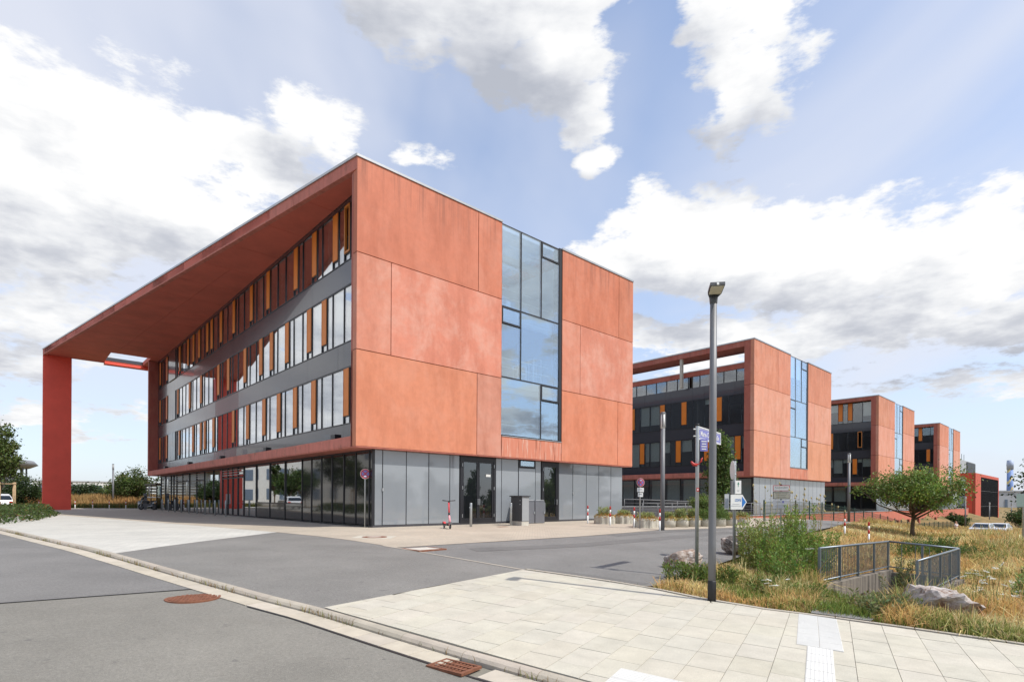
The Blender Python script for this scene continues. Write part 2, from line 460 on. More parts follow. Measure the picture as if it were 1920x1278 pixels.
def spaced(a, b, core0, core1, st, growth=1.35):
    L = list(np.arange(core0, core1 + 1e-6, st)); s = st; x = core1
    while x < b: s *= growth; x += s; L.append(x)
    s = st; x = core0; pre = []
    while x > a: s *= growth; x -= s; pre.append(x)
    return np.array(pre[::-1] + L)


# ground: one sheet to the horizon, cut open over the stair well
gx = spaced(-2600, 2600, -28, 60, .7); gy = spaced(-400, 3200, 2, 70, .7)
GX, GY = np.meshgrid(gx, gy); fm = field_mask(GX, GY)
GZ = H(GX, GY) - .12 * (1 - sm(.02, .35, fm)) + bump_field(GX, GY) * sm(.3, 2.5, fm) * sm(80, 60, GY)
far = np.hypot(GX, GY); GZ = np.where(far > 260, GZ - (far - 260) * .004, GZ)
me = bpy.data.meshes.new('ground'); nx, ny = len(gx), len(gy)
idx = np.arange(nx * ny).reshape(ny, nx)
quads = np.stack([idx[:-1, :-1], idx[:-1, 1:], idx[1:, 1:], idx[1:, :-1]], -1).reshape(-1, 4)
me.from_pydata(np.stack([GX.ravel(), GY.ravel(), GZ.ravel()], -1).tolist(), [], quads.tolist())
bm = bmesh.new(); bm.from_mesh(me)
UV = ((-ST, CT), (CT, ST))


def pit_in(c, g=0.0):
    u, v = uv_of(c[0], c[1]); return PIT_U[0] - g < u < PIT_U[1] + g and PIT_V[0] - g < v < PIT_V[1] + g


for ax, val in ((0, PIT_U[0]), (0, PIT_U[1]), (1, PIT_V[0]), (1, PIT_V[1])):
    d = UV[ax]; co = (X0 + d[0] * val, Y0 + d[1] * val, 0)
    fs = [f for f in bm.faces if pit_in(f.calc_center_median(), 1.6)]
    ge = list({e for f in fs for e in f.edges}); gv = list({v for f in fs for v in f.verts})
    bmesh.ops.bisect_plane(bm, geom=fs + ge + gv, plane_co=co, plane_no=(d[0], d[1], 0))
bmesh.ops.delete(bm, geom=[f for f in bm.faces if pit_in(f.calc_center_median())], context='FACES')
bm.to_mesh(me); bm.free(); me.materials.append(M_SOIL); me.polygons.foreach_set('use_smooth', [True] * len(me.polygons))
tag(link(bpy.data.objects.new('ground', me)), kind='structure')


def drape(name, poly, off, m, step=1.2, kind='structure', parent=None):
    bm = bmesh.new(); bm.faces.new([bm.verts.new((x, y, 0)) for x, y in poly])
    bmesh.ops.triangulate(bm, faces=bm.faces[:])
    xs = [p[0] for p in poly]; ys = [p[1] for p in poly]
    for ax, lo, hi in ((0, min(xs), max(xs)), (1, min(ys), max(ys))):
        c = lo + step
        while c < hi:
            n = (1, 0, 0) if ax == 0 else (0, 1, 0); co = (c, 0, 0) if ax == 0 else (0, c, 0)
            bmesh.ops.bisect_plane(bm, geom=bm.verts[:] + bm.edges[:] + bm.faces[:], plane_co=co, plane_no=n); c += step
    for v in bm.verts: v.co.z = Hf(v.co.x, v.co.y) + off
    bmesh.ops.recalc_face_normals(bm, faces=bm.faces[:])
    if sum(f.normal.z for f in bm.faces) < 0: bmesh.ops.reverse_faces(bm, faces=bm.faces[:])
    me = bpy.data.meshes.new(name); bm.to_mesh(me); bm.free(); me.materials.append(m)
    o = link(bpy.data.objects.new(name, me), parent)
    if kind: tag(o, kind=kind)
    return o


# kerb back line (towards the pavements), left to right, and the road edge of the gutter
KB = [(-60, 54.5), (-20.07, 21.77), (-13.85, 16.52), (-11.78, 14.79), (-8.94, 12.49), (-6.51, 10.69), (-5.16, 9.71), (-3.62, 8.61), (-2.72, 8.02), (-1.43, 7.02), (-.77, 6.52), (-.04, 5.97), (.76, 5.42), (3.6, 3.4), (12, -2.6)]


def offset_line(L, d):
    out = []
    for i, p in enumerate(L):
        a = Vector(L[max(i - 1, 0)]); b = Vector(L[min(i + 1, len(L) - 1)]); t = (b - a).normalized()
        out.append((p[0] + d * t.y, p[1] - d * t.x))
    return out          # positive d: to the right of travel (towards the road, since the line runs left to right seen from the road)


GI = offset_line(KB, .15)[:]; GI = [(x, y) for x, y in GI]
KSIGN = 1 if (GI[5][1] < KB[5][1]) else -1
GI = offset_line(KB, .15 * KSIGN); GO = offset_line(KB, .47 * KSIGN)
seamL = (-12.5, 4.2); seamR = (-5.25, 9.33)
road_near = [(-4.55, 9.0)] + [p for p in GO if p[0] > -4.6] + [(20, -9), (8, -22), (-40, -2), (-19.75, 0)] + [seamL, seamR]
i0 = [i for i, p in enumerate(GO) if p[0] > -4.6][0]
drape('road', GO[:i0] + [p for p in GO[i0:]] + [(22, -10), (8, -24), (-75, 36)], -.062, M_ROAD, 2.0)
sl = Vector((seamR[0] - seamL[0], seamR[1] - seamL[1])).normalized(); sn = Vector((-sl.y, sl.x))
P0 = Vector(seamR); P1 = P0 - sl * 45
drape('road', [p for p in GO if p[0] < -5.4] + [tuple(P0), tuple(P1), (-75, 40)], -.056, M_ROAD2, 1.5)
drape('road_seam', [tuple(P0 + sn * .012), tuple(P1 + sn * .012), tuple(P1 - sn * .02), tuple(P0 - sn * .02)], -.051, M_SEAM, 1.5)
gs = [p for p in GO if p[0] > -5.4]
drape('gutter_seam', gs + offset_line(gs, .028 * KSIGN)[::-1], -.053, M_SEAM, 1.0)


def resample(L, st):
    out = []; L = [Vector(p) for p in L]; acc = 0.0; out.append(tuple(L[0])); need = st
    for a, b in zip(L[:-1], L[1:]):
        d = (b - a).length; s = 0.0
        while d - s >= need: s += need; need = st; out.append(tuple(a + (b - a) * (s / d)))
        need -= d - s
    return out


def frame_at(p, q): t = (Vector(q) - Vector(p)).normalized(); return t, Vector((t.y, -t.x)) * KSIGN


kerb = drape('kerb', KB + GI[::-1], -.10, M_JOINT, 2.0)
gutter = drape('gutter', GI + GO[::-1], -.075, M_JOINT, 2.0)
rs = resample(KB[1:-1], 1.0)
for i in range(len(rs) - 1):
    p, q = rs[i], rs[i + 1]; t, n = frame_at(p, q); g = .004; mb = MB(); vs = []
    prof = [(0, -.1), (0, .012), (.03, .02), (.075, .018), (.115, .004), (.143, -.03), (.15, -.1)]
    for e, s in ((p, g), (q, -g)):
        for o, z in prof:
            x = e[0] + t.x * s + n.x * o; y = e[1] + t.y * s + n.y * o; vs.append((x, y, Hf(x, y) + z))
    k = len(prof); mb.add(vs, [(j, j + 1, k + j + 1, k + j) for j in range(k - 1)] + [tuple(range(k))[::-1], tuple(range(k, 2 * k))])
    o = mb.build('kerb_stone', M_KERB, kerb, smooth=False); r = random.uniform(.9, 1.08); o.color = (r, r * random.uniform(.97, 1.01), r * .98, 1)
rs = resample(offset_line(KB[1:-1], .155 * KSIGN), .5)
for i in range(len(rs) - 1):
    p, q = rs[i], rs[i + 1]
    if -.72 < p[0] < -.42: continue                    # the gully grate sits here
    t, n = frame_at(p, q); vs = []
    for e, s in ((p, .004), (q, -.004)):
        for o in (.0, .31):
            x = e[0] + t.x * s + n.x * o; y = e[1] + t.y * s + n.y * o
            for dz in (-.075, -.048): vs.append((x, y, Hf(x, y) + dz - .004 * (o < .1)))
    mb = MB().add(vs, [(1, 3, 7, 5), (0, 1, 5, 4), (2, 6, 7, 3), (0, 2, 3, 1), (4, 5, 7, 6)])
    o = mb.build('gutter_slab', M_KERB, gutter); r = random.uniform(1.08, 1.24); o.color = (r, r, r * random.uniform(.96, 1.0), 1)

# pavements and yards
kb = lambda a, b: [p for p in KB if a <= p[0] <= b]
drape('driveway', kb(-8.95, -2.7) + [(-1.49, 9.86), (.32, 12.2), (-3.56, 15.55), (-8.41, 19.95)], -.004, M_DRIVE, .9)
drape('driveway', [(.32, 12.2), (1.36, 11.54), (2.5, 10.72), (2.95, 10.9), (5.3, 14.2), (10, 20.6), (15.5, 28), (20, 33.4), (25, 38.5), (22, 41), (13.1, 28.81), (6.53, 24.39), (2.8, 20.48), (-.96, 17.17), (-3.18, 15.16), (-3.5, 15.5)], -.008, M_OLD, .9)
drape('light_forecourt', kb(-61, -8.9) + [(-8.41, 19.95), (-14.63, 25.09), (-34.8, 40.72), (-48, 51), (-60, 62)], .0, M_LIGHT, 1.5)
drape('paved_forecourt', [(-3.56, 15.55), (-3.18, 15.16), (-.96, 17.17), (2.8, 20.48), (6.53, 24.39), (13.1, 28.81), (18, 34.5), (30, 52), (5, 70), (-30, 74), (-47, 62), (-50, 54.5), (-34.8, 40.72), (-14.63, 25.09), (-8.41, 19.95)], .002, M_TAN, 1.4)
# coarse strip of old asphalt patches across the yard
drape('asphalt_patch', [(-.9, 15.0), (2.2, 17.0), (6.0, 20.5), (10.3, 24.6), (9.7, 25.0), (5.4, 20.9), (1.7, 17.5), (-1.2, 15.6)], -.003, asphalt('asphalt_patch', (.155, .150, .141), .6), .9)
drape('asphalt_patch', [(3.7, 21.1), (6.75, 24.35), (12.9, 28.5), (13.2, 28.1), (7.2, 23.9), (4.0, 20.8)], -.002, MATS['asphalt_patch'], .9)
drape('asphalt_patch', [(.40, 12.3), (1.42, 11.65), (2.55, 10.84), (2.75, 11.05), (1.55, 11.95), (.55, 12.5)], -.003, MATS['asphalt_patch'], .9)
# pale strip between the two asphalts
drape('edging_strip', [(-3.56, 15.55), (.32, 12.2), (.27, 12.14), (-3.62, 15.5)], .004, M_KERB, .9)
# worn path down to the stair well
drape('path', [(4.8, 8.85), (5.5, 8.45), (7.97, 11.2), (6.93, 12.3)], .012, M_OLD, .5)

# footway of slabs
SW = [(-2.68, 8.06), (-1.43, 7.05), (-.77, 6.55), (-.04, 6.0), (.76, 5.45), (3.6, 3.43), (9.4, -.75), (13.0, 3.0), (6.87, 7.41), (6.11, 7.91), (5.23, 8.45), (4.59, 8.79), (4.04, 9.07), (3.44, 9.58), (2.5, 10.7), (1.36, 11.54), (.32, 12.2)]
side = drape('footway', SW, -.035, M_JOINT, 1.0)
CL = [(-2.73, 8.11), (.30, 5.82), (3.42, 3.62), (3.42, 9.55), (2.49, 10.64), (1.33, 11.50), (.27, 12.19)]; CR = [(3.42, 3.62), (9.4, -.62), (13.0, 3.0), (6.87, 7.36), (3.42, 9.55)]


def clip_poly(poly, clip):
    def area(P): return sum(P[i][0] * P[(i + 1) % len(P)][1] - P[(i + 1) % len(P)][0] * P[i][1] for i in range(len(P)))
    if area(clip) < 0: clip = clip[::-1]
    for i in range(len(clip)):
        a, b = clip[i], clip[(i + 1) % len(clip)]; out = []
        f = lambda p: (b[0] - a[0]) * (p[1] - a[1]) - (b[1] - a[1]) * (p[0] - a[0])
        for j in range(len(poly)):
            p, q = poly[j], poly[(j + 1) % len(poly)]; fp, fq = f(p), f(q)
            if fp >= 0: out.append(p)
            if fp * fq < 0: t = fp / (fp - fq); out.append((p[0] + t * (q[0] - p[0]), p[1] + t * (q[1] - p[1])))
        poly = out
        if len(poly) < 3: return []
    return poly


def slab(poly, m, parent, top=.0, name='paving_slab', gap=.0035, color=None, th=.05):
    if sum(poly[i][0] * poly[(i + 1) % len(poly)][1] - poly[(i + 1) % len(poly)][0] * poly[i][1] for i in range(len(poly))) < 0: poly = list(poly)[::-1]
    cx = sum(p[0] for p in poly) / len(poly); cy = sum(p[1] for p in poly) / len(poly); T = []; B = []
    for x, y in poly:
        d = math.hypot(x - cx, y - cy); k = max(0, 1 - gap * 1.4 / max(d, .02)); X = cx + (x - cx) * k; Y = cy + (y - cy) * k
        z = Hf(X, Y) + top; T.append((X, Y, z)); B.append((X, Y, z - th))
    n = len(poly)
    o = mesh_obj(name, T + B, [tuple(range(n))] + [(i, n + i, n + (i + 1) % n, (i + 1) % n) for i in range(n)], m, parent)
    if color: o.color = color
    return o


E2 = Vector((.500, .866)); E1 = Vector((.866, -.500)); ORG = Vector((.32, 12.2))
TAC = [[(4.57, 8.79), (5.01, 8.51), (4.08, 6.78), (3.64, 7.05)], [(3.74, 6.98), (3.98, 6.83), (3.0, 5.05), (2.74, 5.18)], [(1.18, 5.89), (1.42, 5.74), (1.9, 5.42), (1.3, 4.5), (.6, 5.0)]]


def inside(p, P):
    s = [(P[(i + 1) % len(P)][0] - P[i][0]) * (p[1] - P[i][1]) - (P[(i + 1) % len(P)][1] - P[i][1]) * (p[0] - P[i][0]) for i in range(len(P))]
    return all(v >= 0 for v in s) or all(v <= 0 for v in s)


rr = random.Random(3)
cnt = 0
for i in range(-8, 34):
    sh = rr.choice([0, .18, .3, .42])
    for j in range(-17, 8):
        a0 = i * .405; b0 = j * .60 + sh
        q = [ORG + E1 * a + E2 * b for a, b in ((a0, b0), (a0 + .405, b0), (a0 + .405, b0 + .6), (a0, b0 + .6))]
        q = [tuple(v) for v in q]
        if all(inside(p, CL) or inside(p, CR) for p in q): pcs = [q]
        else: pcs = [clip_poly(q, CL), clip_poly(q, CR)]
        for c in pcs:
            if not c: continue
            cx = sum(p[0] for p in c) / len(c); cy = sum(p[1] for p in c) / len(c)
            if cy < 1 or not (-.98 < cx / cy < .98) or 936 + 1039 * (EYE - Hf(cx, cy)) / cy > 1345 or cnt >= 298: continue
            ar = abs(sum(c[k][0] * c[(k + 1) % len(c)][1] - c[(k + 1) % len(c)][0] * c[k][1] for k in range(len(c)))) / 2
            if ar < .012: continue
            r = rr.gauss(1.0, .018); slab(c, M_SLAB, side, rr.uniform(-.0015, .0015), color=(r * rr.uniform(.995, 1.02), r, r * rr.uniform(.96, 1.0), 1)); cnt += 1
# back and front edging stones of the footway
for line, off in ((offset_line([(.32, 12.2), (1.36, 11.54), (2.5, 10.7), (3.44, 9.58), (4.04, 9.07), (4.59, 8.79), (5.23, 8.45), (6.11, 7.91), (6.87, 7.41), (9, 6.0)], 0), .09),):
    rs = resample(line, 1.0)
    for i in range(len(rs) - 1):
        p, q = Vector(rs[i]), Vector(rs[i + 1]); t = (q - p).normalized(); n = Vector((-t.y, t.x))
        if n.y < 0: n = -n
        o = slab([tuple(p), tuple(q), tuple(q + n * off), tuple(p + n * off)], M_KERB, side, .012, 'edging_stone', th=.08); r = random.uniform(.95, 1.1); o.color = (r, r, r, 1)
# tactile slabs: 3 fields, each slab with its ribs
tact = [([(4.57, 8.79), (5.01, 8.51), (3.64, 7.05)], 2, 6, 'dots'), ([(3.74, 6.98), (3.98, 6.83), (2.74, 5.18)], 1, 6, 'ribs'), ([(1.18, 5.89), (1.95, 5.40), (.70, 5.05)], 3, 3, 'ribs2')]
for (A, B, D), na, nb, kind in tact:
    A, B, D = Vector(A), Vector(B), Vector(D)
    for i in range(na):
        for j in range(nb):
            P = lambda a, b: tuple(A + (B - A) * a / na + (D - A) * b / nb)
            sl_ = slab([P(i, j), P(i + 1, j), P(i + 1, j + 1), P(i, j + 1)], M_TACT, side, .006, 'tactile_slab', .003)
            mb = MB(); nr = 7 if kind != 'dots' else 9
            for k in range(nr):
                u0 = (k + .25) / nr; u1 = (k + .62) / nr; vs = []
                if kind == 'ribs': pts = [P(i + u0, j + .03), P(i + u1, j + .03), P(i + u1, j + .97), P(i + u0, j + .97)]
                else: pts = [P(i + .03, j + u0), P(i + .97, j + u0), P(i + .97, j + u1), P(i + .03, j + u1)]
                for dz in (.004, .0082 if kind != 'ribs' else .0095): vs += [(x, y, Hf(x, y) + dz) for x, y in pts]
                mb.add(vs, [(4, 5, 6, 7), (0, 1, 5, 4), (1, 2, 6, 5), (2, 3, 7, 6), (3, 0, 4, 7)])
            mb.build('tactile_ribs', M_TACT, sl_); r = random.uniform(.95, 1.04); sl_.color = (r, r, r, 1)


# iron covers
def disc(mb, x, y, r, z, h, n=28):
    return mb.lathe([(r, z - h), (r, z - .004), (r - .006, z), (0.0001, z)], n, (x, y, Hf(x, y)))


t = thing('manhole_cover', (-4.96, 8.66, Hf(-4.96, 8.66)), .4, 'round rust brown manhole cover in the road beside the gutter', 'manhole cover')
MB().lathe([(.39, -.10), (.39, -.054), (.385, -.050), (.35, -.050), (.345, -.056), (.0001, -.056)], 36).build('frame', M_RUSTY, t)
mb = MB().lathe([(.335, -.10), (.335, -.049), (.0001, -.049)], 32)
for k in range(-5, 6):
    w = math.sqrt(max(0, .32 ** 2 - (k * .056) ** 2))
    for s in np.arange(-w + .03, w - .03, .075): mb.box((k * .056, s, -.047), (.034, .05, .010))
mb.build('lid', M_RUSTY, t)
for x, y, r, lab in ((-4.42, 17.96, .40, 'round manhole cover with pale concrete centre in the tan forecourt paving'),):
    z = Hf(x, y); t = thing('manhole_cover', (x, y, z), 0, lab, 'manhole cover')
    slab([(x - .62, y - .5), (x + .62, y - .5), (x + .62, y + .5), (x - .62, y + .5)], M_SLAB, None, .004, 'surround', 0).parent = t
    t.children[0].location = (-x, -y, -z)
    MB().lathe([(r, -.02), (r, .010), (r * .58, .010), (r * .58, .006)], 36).build('frame', M_RUSTY, t)
    MB().lathe([(r * .585, -.02), (r * .585, .009), (.0001, .009)], 32).build('lid', M_CONC, t)
x, y = -2.4, 15.13; t = thing('manhole_cover', (x, y, Hf(x, y)), .785, 'square manhole cover with pale concrete panel in the asphalt yard', 'manhole cover')
mb = MB()
for sx, sy, cx, cy in ((.92, .09, 0, .415), (.92, .09, 0, -.415), (.09, .74, .415, 0), (.09, .74, -.415, 0)): mb.box((cx, cy, -.01), (sx, sy, .04))
mb.build('frame', M_RUSTY, t); MB().box((0, 0, -.012), (.73, .73, .036)).build('lid', M_CONC, t)
x, y = -.38, 24.8; t = thing('drain_cover', (x, y, Hf(x, y)), TH, 'small rusty drain cover by the glazed double door', 'drain cover')
MB().box((0, 0, .0), (.5, .26, .02)).build('frame', M_RUSTY, t); MB().box((0, 0, .012), (.42, .18, .008)).build('lid', M_RUSTY, t)
# gully grate
A, B, D = Vector((-.735, 6.17)), Vector((-.30, 5.86)), Vector((-.90, 5.93)); gc = (B + D) / 2
t = thing('gully_grate', (gc.x, gc.y, Hf(gc.x, gc.y) - .05), math.atan2((B - A).y, (B - A).x), 'rust brown slotted gully grate in the gutter', 'drain')
L_, W_ = .50, .30; mb = MB()
for sx, sy, cx, cy in ((L_, .03, 0, W_ / 2), (L_, .03, 0, -W_ / 2), (.03, W_ - .03, L_ / 2 - .015, 0), (.03, W_ - .03, -L_ / 2 + .015, 0), (L_ - .06, .025, 0, .045), (L_ - .06, .025, 0, -.045)): mb.box((cx, cy, 0), (sx, sy, .03))
mb.build('frame', M_RUSTY, t)
for k in range(9): MB().box((-.2 + k * .05, 0, -.002), (.022, W_ - .04, .022)).build('bar', M_RUSTY, t)
MB().box((0, 0, -.05), (L_, W_, .01)).build('sump', M_SEAM, t)

# ------------------------------------------------------------------ the red office buildings
ZT, Z1, Z2, ZB = 15.19, 11.24, 7.30, 3.377          # parapet, panel joints, underside of the upper floors
V1, V2, VE = 7.86, 12.33, 19.0                       # glazed bay between v1 and v2, end of the short side
MOD = .5877; RC = .8                                 # facade module and window recess
ROWS = ((4.56, 7.06), (8.20, 10.72), (11.84, 14.37))
GAP = .017


def wcol(k, bloom): return (k[0], k[1], k[2], bloom)


def end_face(b, u0, rng, detail=True):
    """short concrete side: 3 storeys of big panels either side of a glazed bay"""
    tones = {'t': (.96, .88, .80), 'm': (1.05, 1.10, 1.14), 'b': (1.07, 1.05, .94)}
    P = [(0, 6.33, Z1, ZT, 't', .15), (6.33, V1, Z1, ZT, 't', .3), (0, 1.58, Z2, Z1, 'm', .8), (1.58, V1, Z2, Z1, 'm', 1.0),
         (0, 6.29, ZB, Z2, 'b', .25), (6.29, V1, ZB, Z2, 'p', .5),
         (V2, 17.52, Z1, ZT, 't', .3), (17.52, VE, Z1, ZT, 't', .3), (V2, 13.88, Z2, Z1, 'm', .6), (13.88, VE, Z2, Z1, 'm', 1.0),
         (V2, 17.47, ZB, Z2, 'b', .3), (17.47, VE, ZB, Z2, 'b', .4)]
    if not detail:
        P = [(0, 5.0, Z1, ZT, 't', .5), (5.0, V1, Z1, ZT, 't', .5), (0, V1, Z2, Z1, 'm', .8), (0, 5.6, ZB, Z2, 'b', .6), (5.6, V1, ZB, Z2, 'm', .6),
             (V2, VE, Z1, ZT, 't', .4), (V2, 14.0, Z2, Z1, 'm', .6), (14.0, VE, Z2, Z1, 'm', .8), (V2, VE, ZB, Z2, 'b', .4)]
    tones['p'] = (.98, 1.08, 1.18)
    for x0, x1, z0, z1, t, bl in P:
        k = [c * rng.uniform(.97, 1.03) for c in tones[t]]
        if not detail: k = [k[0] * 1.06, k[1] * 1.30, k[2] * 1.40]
        zt = z1 - (.10 if z1 == ZT else GAP)
        bx('concrete_panel', x0 + (GAP if x0 else 0), x1 - (GAP if x1 not in (VE,) else 0), u0, u0 + .32, z0 + (GAP if z0 != ZB else 0), zt, C_WALL, b, (*k, bl))
    bx('concrete_panel', V1 + GAP, V2 - GAP, u0, u0 + .32, ZB, 4.40, C_RUST, b)
    # the backing wall shows dark in the joints
    for a, c in ((.02, V1 - .05), (V2 + .05, VE - .02)): bx('backing_wall', a, c, u0 + .10, u0 + .42, ZB + .03, ZT - .15, M_FRAME, b)
    for a, c in ((-.03, V1 + .01), (V2 - .01, VE + .03)):
        bx('coping', a, c, u0 - .04, u0 + .5, ZT - .10, ZT, M_COPE, b)
    # glazed bay
    zg = (4.46, 7.40, 10.95, 15.08); y0 = u0 + .06
    cols = [(V1 + .02, 9.22, 10.72, V2 - .22), (V1 + .02, 9.22, V2 - .22), (V1 + .02, 10.72, V2 - .22)]
    for lv, cs in ((2, cols[0]), (1, cols[1]), (0, cols[2])):
        z0, z1 = zg[lv], zg[lv + 1]
        for i in range(len(cs) - 1):
            a, c = cs[i], cs[i + 1]
            vent = (lv == 2 and i == 2) or (lv == 1 and i == 0) or (lv == 0 and i == 1)
            if vent:
                zv = z1 - .86
                bx('glazing_pane', a + .03, c - .03, y0, y0 + .03, z0 + .03, zv - .04, G_BAY, b)
                v = bx('vent_window', a + .09, c - .09, y0 - .02, y0 + .01, zv + .09, z1 - .09, G_BAY, b)
                for q in ((a + .02, c - .02, zv, zv + .08), (a + .02, c - .02, z1 - .09, z1 - .01), (a + .02, a + .09, zv + .08, z1 - .09), (c - .09, c - .02, zv + .08, z1 - .09)):
                    sub(bx('vent_frame', q[0], q[1], y0 - .03, y0 + .04, q[2], q[3], M_FRAME, b), v)
            else: bx('glazing_pane', a + .03, c - .03, y0, y0 + .03, z0 + .03, z1 - .03, G_BAY, b)
            if i: bx('mullion', a - .03, a + .03, y0 - .02, y0 + .12, z0 + .03, z1 - .03, M_FRAME, b)
        bx('transom', V1 + .02, V2 - .22, y0 - .02, y0 + .14, z0 - .03, z0 + .03, M_FRAME, b)
    bx('transom', V1 + .02, V2 - .22, y0 - .01, y0 + .12, zg[3] - .03, zg[3] + .01, M_FRAME, b)
    bx('jamb', V2 - .22, V2 - .005, y0 - .03, y0 + .4, zg[0] - .03, zg[3] + .06, M_FRAME, b)
    bx('bay_sill', V1 + .02, V2 - .02, u0 - .03, u0 + .2, 4.40, 4.432, M_COPE, b)


def ground_end(b, u0, full=True):
    """grey glass cladding with doors at ground level, short side"""
    J = [1.02, 1.47, 2.65, 3.84, 5.03, 5.60] if full else [1.02 + 1.17 * k for k in range(5)]
    J2 = [12.62, 13.81, 15.03, 16.2, 17.4, 18.58] if full else [12.62, 13.81, 15.03, 16.2, 17.4, 18.58]
    y = u0 + .45
    segs = list(zip(J[:-1], J[1:])) + list(zip(J2[:-1], J2[1:]))
    if not full: segs += [(5.70 + 1.15 * k, 5.70 + 1.15 * (k + 1)) for k in range(6)]
    for a, c in segs:
        k = random.uniform(.94, 1.06)
        bx('cladding_panel', a + .022, c - .022, y, y + .06, .10, ZB - .02, M_GPAN, b, (k, k, k, 1))
    bx('cladding_frame', 1.03, 18.57, y + .03, y + .20, .02, ZB + .01, M_FRAME, b)
    bx('plinth', 1.0, 18.6, y - .01, y + .3, -.9, .085, M_SPAN, b)
    if not full: return
    for a, c in ((7.90, 8.29), (8.29, 9.47), (10.74, 11.17)):
        k = random.uniform(.94, 1.06); bx('cladding_panel', a + .02, c - .02, y, y + .06, .10, ZB - .02, M_GPAN, b, (k, k, k, 1))
    bx('cladding_panel', 9.50, 10.71, y - .015, y + .06, .10, 2.88, M_GPAN, b, (1.04, 1.04, 1.04, 1))
    bx('fanlight_frame', 9.50, 10.71, y - .02, y + .06, 2.92, ZB - .02, M_FRAME, b); bx('fanlight', 9.62, 10.6, y - .035, y - .022, 3.0, 3.26, G_BAY, b)
    for a, c, n in ((5.63, 7.88, 2), (11.20, 12.60, 1)):
        d = bx('door_frame', a, a + .14, y - .03, y + .16, .06, ZB - .02, M_FRAME, b)
        bx('door_frame', c - .14, c, y - .03, y + .16, .06, ZB - .02, M_FRAME, b); bx('door_frame', a + .14, c - .14, y - .03, y + .16, 3.12, ZB - .02, M_FRAME, b); bx('door_sill', a + .14, c - .14, y - .03, y + .16, .06, .2, M_FRAME, b)
        w = (c - a - .28) / n
        for k in range(n):
            s = a + .14 + k * w
            dr = bx('door', s + .01, s + w - .01, y + .02, y + .05, .21, 3.11, G_GROUND, b)
            for q in ((s + .005, s + .085, .21, 3.11), (s + w - .085, s + w - .005, .21, 3.11), (s + .085, s + w - .085, .21, .30), (s + .085, s + w - .085, 3.02, 3.11)): sub(bx('leaf_frame', q[0], q[1], y - .01, y + .08, q[2], q[3], M_FRAME, b), dr)
            sub(bx('push_bar', s + .09, s + w - .09, y + .1, y + .14, 1.24, 1.30, M_COPE, b), dr)
            sub(bx('handle', s + (w - .06 if k == 0 else .03), s + (w - .03 if k == 0 else .06), y - .07, y - .02, .95, 1.25, M_COPE, b), dr)
            for zz in (.35, 1.7, 2.8): sub(bx('hinge', (s - .03 if k == 0 else s + w + .005), (s + .0 if k == 0 else s + w + .035), y - .05, y - .03, zz, zz + .16, M_COPE, b), dr)
    bx('notice', 7.25, 7.55, y - .004, y + .014, 2.35, 2.47, M_WHITE, b)
    for xx in (1.47, 13.81): bx('lock_box', xx - .03, xx + .04, y - .05, y - .002, 1.55, 1.68, M_COPE, b)


def seg_list(pattern, k0):
    out = []; k = k0
    for ch in pattern:
        w = {'p': 2, 'n': 1, 'o': 1}[ch]; out.append((ch, k * MOD, (k + w) * MOD)); k += w
    return out, k


def window_row(b, x, z0, z1, pattern, k0, rng, opened=(), blinds=.3, orange=(1, 1, 1, 1)):
    segs, kend = seg_list(pattern, k0)
    for i, (ch, a, c) in enumerate(segs):
        bx('mullion', x - .035, x + .10, a - .026, a + .026, z0, z1, M_FRAME, b)
        if ch == 'o':
            zz = z0 + .37
            bx('window_pane', x + .02, x + .04, a + .05, c - .05, z0 + .04, zz - .05, G_WIN, b)
            bx('transom', x - .02, x + .10, a + .026, c - .026, zz - .05, zz - .012, M_FRAME, b)
            o = bx('orange_shutter', x - .05, x + .03, a + .035, c - .035, zz - .01, z1 - .03, M_ORANGE, b, orange)
            if i in opened:
                bpy.data.objects.remove(o)
                for q in ((a + .035, a + .11, zz, z1 - .03), (c - .11, c - .035, zz, z1 - .03), (a + .11, c - .11, zz, zz + .09), (a + .11, c - .11, z1 - .12, z1 - .03)): bx('orange_frame', x - .06, x + .04, q[0], q[1], q[2], q[3], M_ORFR, b)
            else:
                for q in ((a + .035, a + .058), (c - .058, c - .035)): sub(bx('edge_strip', x - .062, x - .045, q[0], q[1], zz - .01, z1 - .03, M_ORFR, b), o)
        else:
            bx('window_pane', x, x + .024, a + .026, c - .026, z0 + .03, z1 - .03, G_WIN, b)
            if rng.random() < blinds: bx('roller_blind', x + .16, x + .18, a + .03, c - .03, z1 - rng.choice([.5, 1.1, 1.9, 2.4]), z1 - .02, M_BLIND, b)
    bx('mullion', x - .035, x + .10, kend * MOD - .026, kend * MOD + .026, z0, z1, M_FRAME, b)
    bx('window_head', x - .03, x + .12, k0 * MOD, kend * MOD, z1 - .03, z1 + .05, M_FRAME, b)
    bx('window_sill', x - .045, x + .12, k0 * MOD, kend * MOD, z0 - .02, z0 + .025, M_FRAME, b)
    return kend * MOD


def spandrels(b, x, u0, u1, z0, z1, rng):
    a = u0
    while a < u1 - .05:
        w = rng.choice([2.35, 2.35, 1.18, .59, 3.5]); c = min(u1, a + w)
        bx('spandrel_panel', x - .02, x + .08, a + .006, c - .006, z0, z1, M_SPAN, b); a = c


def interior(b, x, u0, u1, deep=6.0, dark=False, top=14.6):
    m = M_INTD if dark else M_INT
    for z in (3.6, 7.45, 11.2): bx('floor_slab', x + .25, x + deep, u0, u1, z, z + .5, M_FLOOR, b)
    bx('interior_wall', x + deep, x + deep + .2, u0, u1, 3.4, top, m, b)
    a = u0 + 5
    while a < u1 - 2: bx('partition', x + .5, x + deep - .02, a, a + .12, 4.1, top - .1, m, b); a += 7.05


